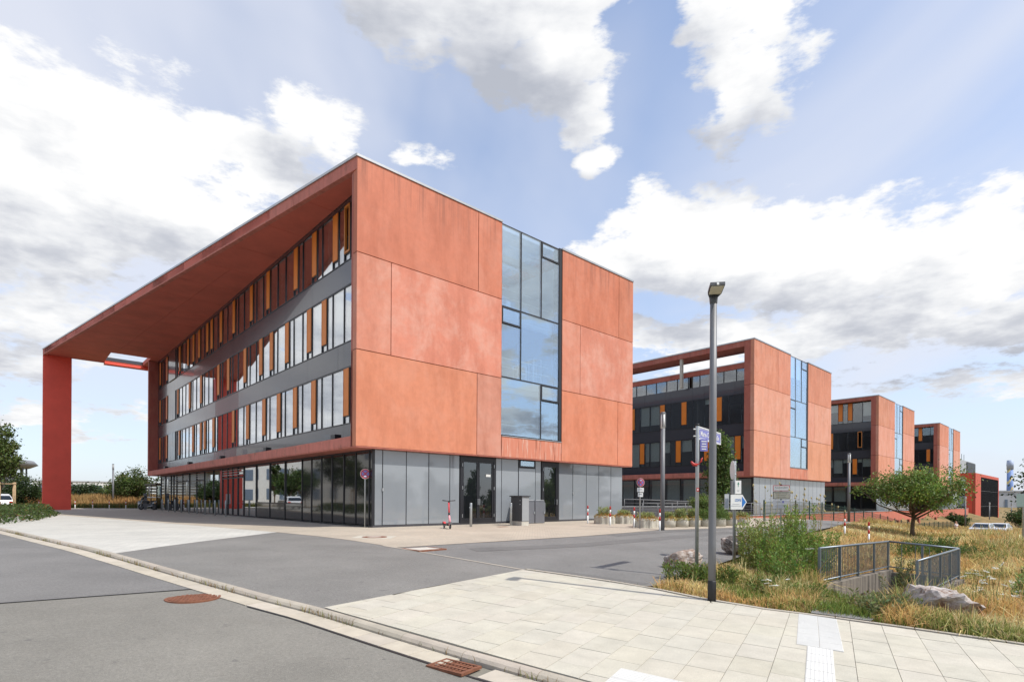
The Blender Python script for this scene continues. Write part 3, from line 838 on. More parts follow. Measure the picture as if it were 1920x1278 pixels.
def office(name, v_off, length, label):
    x, y = xy_of(0.0, v_off)
    return thing(name, (x, y, 0), TH, label, 'office building', 'row of red concrete office buildings')


rngB = random.Random(11)
# ---- building 1, with the great canopy
b1 = office('office_building', 0, 43, 'large red concrete office building with sweeping canopy roof on a tall red leg')
end_face(b1, 0, rngB); ground_end(b1, 0)
UF = 43.35
R1 = 'pn' + 'oppnopnopnopnopponpnopppnopnonopnopppnon'
R2 = 'p' + 'ppnoponpnopnoponpnoppnopnopppnoppnopppo'
R3 = 'p' + 'nonopnopnopppo' + 'npnoppnoppo' + 'npononpopopo' + 'npnon'
XR = RC
for (z0, z1), pat, op in zip(ROWS, (R1, R2, R3), ((), (), (2,))):
    ue = window_row(b1, XR, z0, z1, pat, .67, rngB, op, .22)
    # dark corner, blank panels, small far windows
    bx('corner_post', XR - .05, XR + .12, ue + .03, ue + .5, z0, z1, M_FRAME, b1)
    ub = 65.2 * MOD
    a = ue + .5
    while a < ub - .1: bx('spandrel_panel', XR - .10, XR + .02, a + .005, min(a + .9, ub) - .005, z0 + .004, z1 - .004, M_SPAN, b1); a += .9
    window_row(b1, XR, z0, z1, 'noppo' + 'n', 65.3, rngB, (), .1, (.9, .75, .6, 1))
for z0, z1 in ((3.80, 4.54), (7.11, 8.18), (10.77, 11.82)): spandrels(b1, XR, .40, UF, z0, z1, rngB)
bx('head_panel', XR - .02, XR + .1, .4, UF, 14.42, 14.68, M_SPAN, b1)
bx('corner_fin', 0, .42, .33, .47, ZB, 14.60, C_FIN, b1, (1.05, 1.0, 1.0, .3)); bx('corner_fin', .0, 1.2, UF, UF + .45, ZB, 14.60, C_FIN, b1, (.95, .85, .9, .2))
for z0, z1 in ((ZB, Z2 - GAP), (Z2 + GAP, Z1 - GAP), (Z1 + GAP, 14.6)): bx('corner_fin', 0, .34, .325, .46, z0, z1, C_FIN, b1, (1.1, 1.05, 1.05, .3)); break
a = .47
while a < UF - .02:
    c = min(a + 4.72, UF); bx('ledge_stone', 0, .95, a + .004, c - .004, ZB, 3.79, C_EDGE, b1); a = c
for k in range(5): bx('ledge_light', .12, .42, 2.2 + k * 8.6, 2.62 + k * 8.6, 3.79, 4.02, M_FRAME, b1)
interior(b1, XR, .5, UF - .2)
bx('body', XR + 6.2, VE - .05, .45, UF, ZB + .1, 14.55, M_INTD, b1) if False else None
for q in ((.9, VE - .02, UF, UF + .3, ZB + .02, 14.5), (VE - .3, VE - .02, .42, UF, ZB, 14.6)): bx('rear_wall', *q, M_SPAN, b1)
bx('under_slab', .02, VE - .02, .02, UF + .3, ZB - .05, ZB - .004, C_EDGE, b1)
for z in (3.5, 7.05, 10.65): bx('bay_floor', V1 - .5, V2 + .5, .45, 7, z, z + .38, M_INT, b1)
bx('bay_wall', V1 - .6, V1 - .45, .45, 7, 3.9, 14.4, M_WHITE, b1); bx('bay_wall', V2 + .3, V2 + .45, .45, 7, 3.9, 14.4, M_WHITE, b1); bx('bay_wall', V1 - .5, V2 + .5, 7, 7.2, 3.9, 14.4, M_WHITE, b1)
for z in (4.1, 7.55, 11.15):
    for dz in (.55, 1.0): bx('handrail', V1 + .05, V2 - .25, .62, .66, z + dz - .02, z + dz + .02, M_WHITE, b1)
for uu in (2.0, 4.2): bx('roof_beam', V1 - .4, V2 + .3, uu, uu + .25, 14.35, 14.7, M_COPE, b1)
for z in (6.9, 10.5): bx('ceiling_edge', V1 + .1, V2 - .3, .47, .62, z - .12, z + .14, M_WPLAST, b1)
# roof slab with coping; slot open to the sky at the far end
VF, UFAR = -7.80, 47.55


def vfront(u): return VF * u / UFAR


def roof_piece(name, pts, z0, z1, m): MB().prism(pts, z0, z1).build(name, m, b1)


SL = (42.3, 46.7, -3.15, .0)       # slot u0,u1,v0,v1
rz0, rz1 = 14.66, ZT - .10
half = [(0, 0), (vfront(SL[0]), SL[0]), (VE, SL[0]), (VE, .0)]
roof_piece('roof', [(.34, .34), (vfront(6.8), 6.8), (V1 - .3, 6.8), (V1 - .3, .34)][::-1], rz0 + .02, rz1 - .02, C_SOF); roof_piece('roof', [(V2 + .3, .34), (V2 + .3, 6.8), (VE, 6.8), (VE, .34)][::-1], rz0 + .02, rz1 - .02, C_SOF)
roof_piece('roof', [(vfront(6.8), 6.8), (vfront(SL[0]), SL[0]), (VE, SL[0]), (VE, 6.8)][::-1], rz0 + .02, rz1 - .02, C_SOF)
for q in range(4): bx('skylight_pane', V1 - .28, V2 + .28, .4 + q * 1.6, 1.98 + q * 1.6, 15.02, 15.04, G_BAY, b1)
roof_piece('roof', [(vfront(SL[0]), SL[0]), (VF, UFAR), (SL[2], UFAR), (SL[2], SL[0])][::-1], rz0 + .02, rz1 - .02, C_SOF)
roof_piece('roof', [(SL[2], SL[1]), (SL[2], UFAR), (VE, UFAR), (VE, SL[1])][::-1], rz0 + .02, rz1 - .02, C_SOF)
roof_piece('roof', [(SL[3], SL[0]), (SL[3], SL[1]), (VE, SL[1]), (VE, SL[0])][::-1], rz0 + .02, rz1 - .02, C_SOF)
# soffit panels with open joints
us = list(np.linspace(.48, SL[0], 13)); ov = .12
for i in range(12):
    a, c = us[i], us[i + 1]
    fr = [0, .52, 1.0] if i > 3 else [0, 1.0]
    for j in range(len(fr) - 1):
        pa = [(vfront(a) + (.80 - vfront(a)) * fr[j] + .01, a + .012), (vfront(a) + (.80 - vfront(a)) * fr[j + 1] - .008, a + .012), (vfront(c) + (.80 - vfront(c)) * fr[j + 1] - .008, c - .012), (vfront(c) + (.80 - vfront(c)) * fr[j] + .01, c - .012)]
        roof_piece('soffit_panel', pa, rz0 - .02, rz0 + .018, C_SOF)
# fascia stones along the raking front edge and the far edge
L_ = math.hypot(VF, UFAR); tx, ty = VF / L_, UFAR / L_; s = .0
k = 0
while s < L_ - .1:
    e = min(s + 2.38, L_); nx_, ny_ = ty, -tx
    p = [(tx * (s + .006), ty * (s + .006)), (tx * (e - .006), ty * (e - .006))]
    q = [(a - nx_ * .0, c - ny_ * .0) for a, c in p]
    poly = [q[0], q[1], (q[1][0] + .22, q[1][1] + .04), (q[0][0] + .22, q[0][1] + .04)]
    roof_piece('fascia_stone', poly[::-1], rz0 - .06, rz1 - (.0), C_EDGE); s = e; k += 1
roof_piece('fascia_stone', [(VF, UFAR), (VF, UFAR + .02), (SL[3] + 2, UFAR + .02), (SL[3] + 2, UFAR)], rz0 - .04, rz1, C_EDGE)
for q in ((VF + .1, VE, UFAR, UFAR + .1),): bx('coping', q[0], q[1], q[2] - .3, q[3], rz1, ZT, M_COPE, b1)
roof_piece('coping', [(-.05, -.03), (VF - .05, UFAR + .05), (VF + .45, UFAR + .05), (.45, .0)][::-1], rz1 + .001, ZT + .003, M_COPE)
bx('slot_beam', SL[2], SL[3] + .8, SL[1] + .02, UFAR - .02, rz0 - .25, rz0 + .0, C_LEG, b1)
bx('slot_edge', SL[2] - .0, SL[3], SL[1] - .03, SL[1] + .0, rz0 + .1, ZT - .12, M_SPAN, b1)
bx('canopy_leg', VF + .03, VF + 2.15, UFAR - .02, UFAR + .85, -.3, rz0 - .0, C_LEG, b1)
MB().prism([(0, 0), (.28, 0), (.28, .5)], 0, .06, XZ, (5.25, 1.2, ZT)).build('roof_hatch', M_SPAN, b1)

# ground floor, long side
JL = [.47, .75, 1.99, 3.15, 4.38, 5.56, 6.76, 7.97]
for a, c in zip(JL[:-1], JL[1:]): bx('cladding_panel', 1.02, 1.08, a + .02, c - .02, .10, ZB - .06, M_DPAN, b1)
JG = [7.97, 10.35, 12.73, 15.11, 17.5, 18.74, 19.88, 20.99, 22.25, 24.6, 27.04, 29.41, 31.73, 34.1, 36.36, 37.55, 38.62, 41.05, 43.0]
for i, (a, c) in enumerate(zip(JG[:-1], JG[1:])):
    low = i < 3
    if low:
        bx('cladding_panel', 1.02, 1.06, a + .03, c - .03, .10, .92, M_DPAN, b1); bx('transom', 1.0, 1.12, a, c, .92, .98, M_FRAME, b1)
    z0 = .98 if low else .10
    grid = i in (4, 5, 6, 7, 10, 12) or i == 13
    z1 = 2.55 if grid else ZB - .06
    bx('glazing_pane', 1.04, 1.065, a + .03, c - .03, z0, z1, G_GROUND, b1)
    if grid:
        bx('transom', .99, 1.12, a, c, 2.55, 2.62, M_FRAME, b1)
        for k in range(4):
            zz = 2.66 + k * .165; bx('louvre_pane', 1.04, 1.06, a + .05, c - .05, zz, zz + .10, G_GROUND, b1); bx('louvre_bar', 1.0, 1.1, a + .03, c - .03, zz + .105, zz + .155, M_COPE, b1)
for a in JL[:-1] + JG: bx('mullion', .985, 1.10, a - .03, a + .03, .06, ZB - .05, M_FRAME, b1)
for a in (20.99,):
    bx('door_handle', .93, .96, a - .12, a - .08, .8, 1.5, M_COPE, b1); bx('door_handle', .93, .96, a + .08, a + .12, .8, 1.5, M_COPE, b1)
bx('plinth', 1.0, 1.4, .47, 43.0, -.3, .08, M_SPAN, b1); bx('glazing_head', .98, 1.3, .47, 43.0, ZB - .12, ZB - .05, M_FRAME, b1)
bx('ground_floor', 1.2, 18.4, .9, 42.8, -.2, .05, M_FLOOR, b1)
bx('interior_wall', 8.0, 8.2, .9, 42.8, .05, ZB - .1, M_INTD, b1); bx('interior_wall', 1.3, 8.0, 7.9, 8.05, .05, ZB - .1, M_INTD, b1)
bx('interior_wall', 4.8, 12.9, 5.5, 5.7, .05, ZB - .1, M_INTD, b1)
bx('rear_wall', 18.3, 18.55, .6, 43, -.3, ZB, M_SPAN, b1); bx('rear_wall', 1.2, 18.5, 42.85, 43.0, 0, ZB, M_SPAN, b1)

# ---- buildings 2, 3, 4
PER = (36.79, 73.72, 110.97)
LAB = ('red concrete office building with open roof terrace frame beside the dark glazed link', 'red concrete office building whose windows start right under the roof beam behind the round tree', 'red concrete office building furthest along the matching row, before the low red wing')
PAT = (('nonpn' + 'oppo' + 'nppno' + 'pnopn', 'npno' + 'ppnopnop' + 'pnopnop', None),
       ('pnopp' + 'nopnop', 'poppn' + 'opppn', 'ppono' + 'ppnop'), ('npopno' + 'ppn', 'nopp' + 'nopp', 'npop' + 'pnopp'))
for bi, v_off in enumerate(PER):
    b = office('office_building', v_off, 30, LAB[bi]); rg = random.Random(20 + bi)
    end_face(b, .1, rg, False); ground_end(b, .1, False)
    UL = 24.0 if bi == 0 else 16.0
    fin = .55
    for z0, z1 in ((ZB, Z2 - GAP), (Z2 + GAP, Z1 - GAP), (Z1 + GAP, ZT - .1)): bx('corner_fin', 0, .4, .42, .42 + fin, z0, z1, C_FIN, b, (1, .95, .95, .2))
    bx('ledge', 0, .95, .97, UL, ZB, 3.80, C_EDGE, b)
    bx('roof_beam', 0, 2.3 if bi == 0 else .55, .97, UL, 14.62, ZT - .10, C_FIN, b, (1, .95, .95, .3)); bx('coping', -.04, 2.34 if bi == 0 else .6, .43, UL, ZT - .10, ZT, M_COPE, b)
    bx('under_slab', .05, VE - .05, .15, UL, ZB - .06, ZB - .005, C_EDGE, b)
    rows = [(4.56, 7.0, PAT[bi][0]), (8.12, 10.66, PAT[bi][1])]
    if bi: rows.append((11.88, 14.6, PAT[bi][2]))
    for z0, z1, pat in rows:
        ue = window_row(b, RC, z0, z1, pat, 1.68, rg, (1,) if (bi == 1 and z0 > 8 and z0 < 9) else (), .75 if z0 < 5 else .3)
        if ue < UL: window_row(b, RC, z0, z1, 'ppnop', ue / MOD, rg, (), .6 if z0 < 5 else .3)
    for z0, z1 in ((3.81, 4.54), (7.05, 8.10)) + (((10.71, 11.86),) if bi else ((10.71, 11.88),)): spandrels(b, RC, .98, UL, z0, z1, rg)
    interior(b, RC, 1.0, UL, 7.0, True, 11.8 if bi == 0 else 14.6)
    if bi == 0:       # roof terrace: band of low glazing set back under a red parapet, open frame above
        x2 = 1.1
        a = 1.0
        while a < UL:
            bx('window_pane', x2, x2 + .03, a + .03, a + 1.15, 11.92, 12.98, G_WIN, b); bx('mullion', x2 - .04, x2 + .08, a - .03, a + .03, 11.9, 13.0, M_FRAME, b); a += 1.18
        bx('parapet', x2 - .1, x2 + .3, .97, UL, 13.0, 13.45, C_FIN, b, (1.05, .95, .95, .2)); bx('coping', x2 - .13, x2 + .33, .97, UL, 13.45, 13.52, M_COPE, b)
        bx('roof', x2 + .3, VE - .4, .6, UL, 13.0, 13.3, M_SPAN, b); bx('terrace_wall', x2 + 4, x2 + 4.2, 1, UL, 11.9, 13.0, M_INTD, b)
        bx('terrace_post', .1, .35, 7.0, 7.25, 11.9, 14.62, M_CONC, b)
        bx('side_beam', 1.0, VE, UL, UL + .5, 14.62, ZT - .1, C_FIN, b, (1, 1, 1, .2))
    else: bx('roof', .55, VE - .02, .45, UL, 14.62, 15.0, M_SPAN, b)
    bx('rear_wall', VE - .3, VE - .02, .45, UL, ZB, 13.2 if bi == 0 else 14.9, M_SPAN, b); bx('rear_wall', .2, VE, UL - .2, UL, ZB, 13, M_INTD, b)
    for z in (3.5, 7.05, 10.65): bx('bay_floor', V1 - .5, V2 + .5, .55, 6, z, z + .38, M_FLOOR, b)
    bx('bay_wall', V1 - .5, V2 + .5, 6, 6.2, 3.5, 13 if bi == 0 else 14.6, M_INT, b)
    # dark recessed ground floor on the long side
    a = .6
    while a < UL - 1:
        bx('glazing_pane', 1.02, 1.05, a + .04, a + 1.72, .1, ZB - .08, G_WIN, b); bx('mullion', .97, 1.1, a - .04, a + .04, .05, ZB - .06, M_FRAME, b)
        if rg.random() < .5: bx('roller_blind', 1.3, 1.32, a + .1, a + 1.6, 1.2, 3.2, M_BLIND, b)
        a += 1.76
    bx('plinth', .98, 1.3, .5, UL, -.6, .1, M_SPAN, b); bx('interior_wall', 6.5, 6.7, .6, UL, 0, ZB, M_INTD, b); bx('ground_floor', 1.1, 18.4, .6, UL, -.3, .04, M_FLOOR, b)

# ---- building 5: lower wing with a dark curtain wall
x, y = xy_of(0, 147.5)
b5 = thing('office_building', (x, y, 0), TH, 'low red framed wing with dark curtain wall facing the parked cars', 'office building', 'row of red concrete office buildings')
C_B5 = mat('red_render', (.50, .085, .05), .7, var=.06)
bx('corner_pier', 0, 7.2, 0, .6, -4.5, 7.7, C_B5, b5); bx('corner_pier', 0, .9, .6, 1.8, -4.5, 7.7, C_LEG, b5)
bx('roof_beam', 7.2, 36, 0, .6, 7.0, 7.7, C_B5, b5); bx('roof_beam', 0, .9, 1.8, 12, 6.9, 7.7, C_LEG, b5); bx('end_pier', 35.6, 36.2, 0, .6, -4.5, 7.0, C_LEG, b5)
bx('roof', .9, 36, .6, 20, 7.2, 7.6, M_SPAN, b5)
for r in range(3):
    z = 3.9 - r * 3.6
    bx('window_band', 7.2, 35.6, .55, .62, z, z + 2.0, G_WIN, b5); bx('spandrel_panel', 7.2, 35.6, .5, .62, z + 2.0, z + 3.1 if r else 7.0, M_SPAN, b5); bx('spandrel_panel', 7.2, 35.6, .5, .62, z - .5, z, M_SPAN, b5)
    bx('rail', 7.2, 35.6, .1, .16, z - .1, z, M_COPE, b5); bx('floor_slab', 1.2, 35.6, .7, 12, z - .9, z - .5, M_FLOOR, b5)
    bx('window_band', .95, .99, 2, 12, z, z + 2.3, G_WIN, b5); bx('spandrel_panel', .9, .99, 2, 12, z - 1.3, z, M_SPAN, b5); bx('orange_shutter', .86, .94, 4.6, 6.2, z + .2, z + 2.3, M_ORANGE, b5)
for k in range(24): bx('curtain_fin', 7.6 + k * 1.18, 7.68 + k * 1.18, .02, .4, -4.2, 6.95, M_FRAME, b5)
bx('interior_wall', 1.2, 35.6, 9, 9.2, -4.5, 7, M_INTD, b5)
pl = bx('plant_room', -5, 23, 3.2, 14, 7.6, 11.0, mat('zinc_cladding', (.40, .42, .43), .5, metal=.3, var=.05), b5)
for k in range(9): bx('louvre', 11.4 + k * 1.3, 12.2 + k * 1.3, 3.0, 3.18, 7.9, 10.8, M_FRAME, b5)
for k in range(5): bx('lightning_rod', 8 + k * 3.2, 8.08 + k * 3.2, 5, 5.08, 11.0, 13.2, M_FRAME, b5)

# ---- long red plinth wall of the lower court, with strip windows
x, y = xy_of(0, 33.0)
pw = thing('plinth_wall', (x, y, 0), TH, 'long low red concrete wall with strip windows below the office buildings', 'wall')
C_PL = mat('red_plinth', (.50, .155, .10), .8, var=.10, vscale=.8)
a = 0.0
while a < 100:
    bx('wall_panel', a + .008, a + 2.992, -.55, .2, -1.3 if a > 20 else -2.4, -.02, C_PL, pw)
    if a > 20:
        bx('wall_panel', a + .008, a + .6, -.55, .2, -4.6, -1.304, C_PL, pw); bx('window_pane', a + .6, a + 3.0, -.40, -.36, -3.2, -1.304, G_WIN, pw); bx('window_backing', a + .6, a + 3.0, .0, .2, -4.6, -1.304, M_INTD, pw)
        bx('wall_panel', a + .6, a + 2.99, -.55, -.3, -4.6, -3.204, C_PL, pw)
    a += 3.0
bx('coping', 0, 102, -.60, .3, -.02, .03, M_COPE, pw)

# ------------------------------------------------------------------ street furniture
M_STEEL = mat('galvanised_steel', (.42, .44, .45), .45, metal=.55, var=.12, vscale=9)
M_LAMP = mat('lamp_grey', (.17, .172, .18), .5, metal=.2, var=.06)
M_BLACK = mat('black_paint', (.012, .012, .013), .5)
M_RED = mat('signal_red', (.48, .03, .025), .5, var=.06)
M_WPAINT = mat('white_paint', (.74, .74, .72), .5, var=.05, vscale=8)
M_BLUE = mat('sign_blue', (.17, .17, .46), .4)
M_BLUE2 = mat('arrow_blue', (.03, .18, .52), .4)
M_GREEN = mat('sign_green', (.02, .20, .12), .5)
M_GREY = mat('grey_print', (.34, .36, .40), .6)
M_BEIGE = mat('beige_board', (.50, .48, .39), .6)
M_LENS = mat('lamp_lens', (.52, .49, .38), .35)


def post(h, r, parent, name='pole', m=None, cap=True, z0=-.25):
    prof = [(r, z0), (r, h - .01), (r * .92, h), (.0001, h)]
    o = MB().lathe(prof, 18).build(name, m or M_STEEL, parent, True)
    if cap: MB().lathe([(r * 1.06, h - .03), (r * 1.06, h + .012), (r * .6, h + .02), (.0001, h + .02)], 16).build('cap', M_BLACK, parent, True)
    return o


# tall street lamp on the footway edge
lx, ly = 3.48, 9.58; lz = Hf(lx, ly)
t = thing('street_lamp', (lx, ly, lz), 0, 'tall grey street lamp with square head and black foot at the footway edge', 'street lamp')
MB().lathe([(.064, .30), (.064, 1.0), (.060, 3.0), (.056, 5.23), (.0001, 5.24)], 20).build('pole', M_LAMP, t, True)
MB().lathe([(.071, -.2), (.071, .33), (.066, .345), (.0001, .345)], 20).build('foot', M_BLACK, t, True)
hd = MB(); R_ = Matrix.Rotation(rad(-9), 3, 'Z') @ Matrix.Rotation(rad(-12), 3, 'X'); M_HEAD = mat('lamp_head_dark', (.06, .062, .066), .5)
hd.prism([(-.118, -.36), (.118, -.36), (.112, -.09), (.05, .07), (-.05, .07), (-.112, -.09)], .0, .055, R_, (0, 0, 5.24)).build('lamp_head', M_HEAD, t)
MB().prism([(-.104, -.338), (.104, -.338), (.098, -.105), (-.098, -.105)], -.012, .001, R_, (0, 0, 5.24)).build('lens', M_LENS, t)
MB().prism([(-.018, -.373), (.018, -.373), (.018, -.355), (-.018, -.355)], .0, .04, R_, (0, 0, 5.24)).build('latch', M_WPAINT, t)
MB().lathe([(.059, 5.12), (.062, 5.13), (.075, 5.27), (.0001, 5.28)], 16).build('collar', M_HEAD, t, True)


# red and white guard posts
def guard_post(x, y, label, group, h=.93):
    t = thing('guard_post', (x, y, Hf(x, y)), 0, label, 'bollard', group)
    r = .038; z = h
    for i, (a, b_) in enumerate(((.0 - .2, .42), (.42, .59), (.59, .76), (.76, .93))):
        a *= h / .93; b_ *= h / .93
        MB().lathe([(r, a), (r, b_ - (.01 if i == 3 else 0)), (r * .8 if i == 3 else r, b_), (.0001, b_)], 12).build('band', M_WPAINT if i in (0, 2) else M_RED, t, True)
    return t


for x, y in ((3.97, 28.67), (4.81, 26.86), (5.70, 25.64), (6.51, 24.25)): guard_post(x, y, 'red and white striped guard post along the planters', 'guard posts along the planters')
for x, y, l in ((15.9, 26.4, 'red and white guard post at the meadow edge before the mesh fence'), (15.5, 24.0, 'red and white guard post standing in dry grass by the stair well')): guard_post(x, y, l, 'guard posts at the meadow')
for x in (-47.2, -45.3, -43.5, -41.7): guard_post(x, 60.0, 'red and white guard post at the back kerb of the forecourt under the canopy', 'guard posts behind the canopy')
guard_post(-44.8, 52.6, 'red and white guard post against the outer side of the canopy leg', 'guard posts behind the canopy')


def steel_bollard(x, y, label, group):
    t = thing('steel_bollard', (x, y, Hf(x, y)), TH, label, 'bollard', group)
    MB().lathe([(.055, -.2), (.055, 1.03), (.048, 1.06), (.0001, 1.06)], 16).build('post', M_STEEL, t, True)
    MB().box((-.075, -.02, .86), (.06, .03, .035)).build('ring_bracket', M_STEEL, t); return t


for u in (38.5, 35.9, 33.4, 31.1, 28.6, 26.1, 23.8, 21.3, 18.8):
    x, y = xy_of(u, .3); steel_bollard(x, y, 'grey steel bollard in the line before the entrance glazing', 'steel bollards before the entrance')
for (x, y), l in (((-1.78, 24.63), 'grey steel bollard before the glazed double door'), ((0.0, 26.1), 'grey steel bollard beside the dark service cabinet')): steel_bollard(x, y, l, 'steel bollards at the side doors')


def sign_disc(parent, z, r, y, arrow=1, az=.0):
    """no-stopping roundel facing -Y of the parent"""
    F = lambda mb, n, m: mb.build(n, m, parent)
    Ry = Matrix.Rotation(rad(90), 3, 'X')
    F(MB().lathe([(r, 0), (r, .006), (.0001, .006)], 32, (0, y, z), Ry), 'sign_plate', M_WPAINT)
    F(MB().lathe([(r * .94, .006), (r * .94, .009), (.0001, .009)], 32, (0, y, z), Ry), 'red_ring', M_RED)
    F(MB().lathe([(r * .74, .009), (r * .74, .012), (.0001, .012)], 32, (0, y, z), Ry), 'blue_field', M_BLUE)
    for s in (45, -45): F(MB().box((0, y - .014, z), (r * 1.5, .004 if s > 0 else .005, r * .17), M=Matrix.Rotation(rad(s), 3, 'Y')), 'red_bar', M_RED)
    a = [(-.30, .07), (.05, .07), (.05, .17), (.30, 0), (.05, -.17), (.05, -.07), (-.30, -.07)]
    sgn = 1 if arrow > 0 else -1
    F(MB().prism([(p * r * sgn * 1.0, q * r) for p, q in a], -(y - .021), -(y - .017), Matrix(((1, 0, 0), (0, 0, -1), (0, 1, 0))), (0, 0, z - sgn * r * .5)), 'arrow', M_WPAINT)


x, y = -6.23, 23.64
t = thing('no_stopping_sign', (x, y, 0), rad(24), 'round no stopping sign on a thin steel pole at the dark glass corner', 'traffic sign', 'no stopping signs')
post(2.52, .03, t); sign_disc(t, 2.28, .215, -.04, 1)
x, y = 5.82, 25.01
t = thing('no_stopping_sign', (x, y, Hf(x, y)), rad(14), 'round no stopping sign with two white plates below, by the planters', 'traffic sign', 'no stopping signs')
post(2.22, .026, t); sign_disc(t, 2.07, .19, -.035, -1)
for z, w, h in ((1.74, .33, .19), (1.52, .25, .185)):
    p = MB().box((0, -.035, z), (w, .006, h)).build('plate', M_WPAINT, t)
    for k, (a, b_) in enumerate(((.55, .025), (.8, .015))): MB().box((0, -.040, z + .035 - k * .06), (w * a, .003, b_)).build('printed_line', M_BLACK if w < .3 and k == 0 else M_GREY, p)

# street name sign
x, y = 4.01, 11.95
t = thing('street_name_sign', (x, y, Hf(x, y)), 0, 'galvanised pole with blue street name plate behind the tall street lamp', 'street sign')
post(3.30, .039, t)
ang = math.atan2(1.24, .96); R_ = Matrix.Rotation(ang, 3, 'Z'); zs = 3.13


def on_sign(mb_c, sz): return Vector((0, 0, zs)) + R_ @ Vector(mb_c), sz


c, s_ = on_sign((.80, 0, 0), (1.46, .02, .235)); pl_ = MB().box(c, s_, M=R_).build('name_plate', M_BLUE, t)
for zz in (.128, -.128): MB().box(on_sign((.80, 0, zz), 0)[0], (1.50, .035, .022), M=R_).build('rail', M_WPAINT, t)
MB().box(on_sign((1.545, 0, 0), 0)[0], (.03, .035, .278), M=R_).build('rail', M_WPAINT, t)
for zz in (.10, -.10): MB().box(on_sign((.80, -.011, zz), 0)[0], (1.40, .003, .008), M=R_).build('border', M_WPAINT, t)
text_mesh('lettering', 'Marie-Curie-Straße', .165, M_WPAINT, t, on_sign((.80, -.0125, -.005), 0)[0], (rad(90), 0, ang), bold=.002, sx=.98)
R2_ = Matrix.Rotation(rad(10), 3, 'Z')
MB().box(Vector((.14, .0, 2.86)), (.17, .01, .26), M=R2_).build('info_plate', M_BLUE, t)
for k in range(4): MB().box(Vector((.14, -.008, 2.94 - k * .055)), (.12 - .02 * (k % 2), .004, .02), M=R2_).build('printed_line', M_WPAINT, t)
for zz in (3.20, 3.05): MB().tube([(-.09, -.01, zz), (.05, -.01, zz)], .016, 8).build('clamp', M_STEEL, t)
MB().box((0, -.0385, 1.90), (.055, .006, .075)).build('sticker', M_RED, t); MB().box((0, -.042, 1.90), (.03, .004, .03)).build('sticker', M_WPAINT, t)
rb = thing('red_ribbon', (x, y, Hf(x, y) + 2.42), 0, 'curled red ribbon tied around the street name pole', 'ribbon')
MB().tube([(-.02, -.05, .0), (-.10, -.05, .02), (-.14, -.05, .07), (-.15, -.05, .09)], [.025, .036, .022, .005], 8).build('tail', M_RED, rb, True)
MB().tube([(.03, -.05, .05), (.07, -.05, .09), (.07, -.05, .13), (.10, -.05, .17)], [.008, .022, .018, .004], 8).build('tail', M_RED, rb, True); MB().torus((0, 0, .03), .045, .012).build('knot', M_RED, rb, True)

# direction sign post
x, y = 6.04, 14.99
t = thing('direction_sign', (x, y, Hf(x, y)), rad(14), 'steel post with white arrow board and blue arrow tip above the tall weeds', 'direction sign')
post(2.72, .042, t)
b_ = MB().prism([(-.16, -.2), (.20, -.2), (.335, .0), (.20, .2), (-.16, .2)], .05, .07, Matrix(((1, 0, 0), (0, 0, -1), (0, 1, 0))), (0, 0, 1.58)).build('arrow_board', M_WPAINT, t)
MB().prism([(.185, -.15), (.305, 0), (.185, .15)], .071, .075, Matrix(((1, 0, 0), (0, 0, -1), (0, 1, 0))), (0, 0, 1.58)).build('arrow_tip', M_BLUE2, t)
text_mesh('lettering', 'IZDFSI', .095, M_BLUE2, t, (.06, -.074, 1.63), (rad(90), 0, 0), bold=.001, sx=.72)
for k, w in ((0, .22), (1, .30)): MB().box((-.0 + .0, -.073, 1.53 - k * .05), (w, .003, .018)).build('printed_line', mat('pale_print', (.55, .56, .58), .6), t)
MB().box((-.215, .03, 1.59), (.11, .012, .41), M=Matrix.Rotation(rad(-30), 3, 'Z')).build('side_board', M_WPAINT, t)
MB().box((-.235, .01, 1.55), (.075, .012, .26), M=Matrix.Rotation(rad(-30), 3, 'Z')).build('side_print', M_GREY, t)
MB().box((.075, -.052, 1.98), (.185, .012, .36)).build('arrow_plate', M_WPAINT, t)
MB().prism([(-.008, -.06), (.008, -.06), (.008, .02), (.035, .0), (.0, .075), (-.035, .0), (-.008, .02)], .059, .062, Matrix(((1, 0, 0), (0, 0, -1), (0, 1, 0))), (.075, 0, 2.05)).build('up_arrow', M_GREEN, t)
text_mesh('lettering', 'W', .07, M_GREY, t, (.075, -.060, 1.88), (rad(90), 0, 0))
MB().box((-.06, .0, 1.98), (.10, .05, .36)).build('back_plate', M_LAMP, t)
MB().lathe([(.255, 0), (.255, .006), (.0001, .006)], 28, (-.07, .0, 2.44), Matrix.Rotation(rad(-8), 3, 'Z') @ Matrix.Rotation(rad(90), 3, 'Y') @ Matrix.Rotation(rad(14), 3, 'X')).build('round_sign', M_WPAINT, t)
for zz in (2.58, 2.32): MB().torus((0, 0, zz), .042, .012).build('clamp', M_STEEL, t, True)

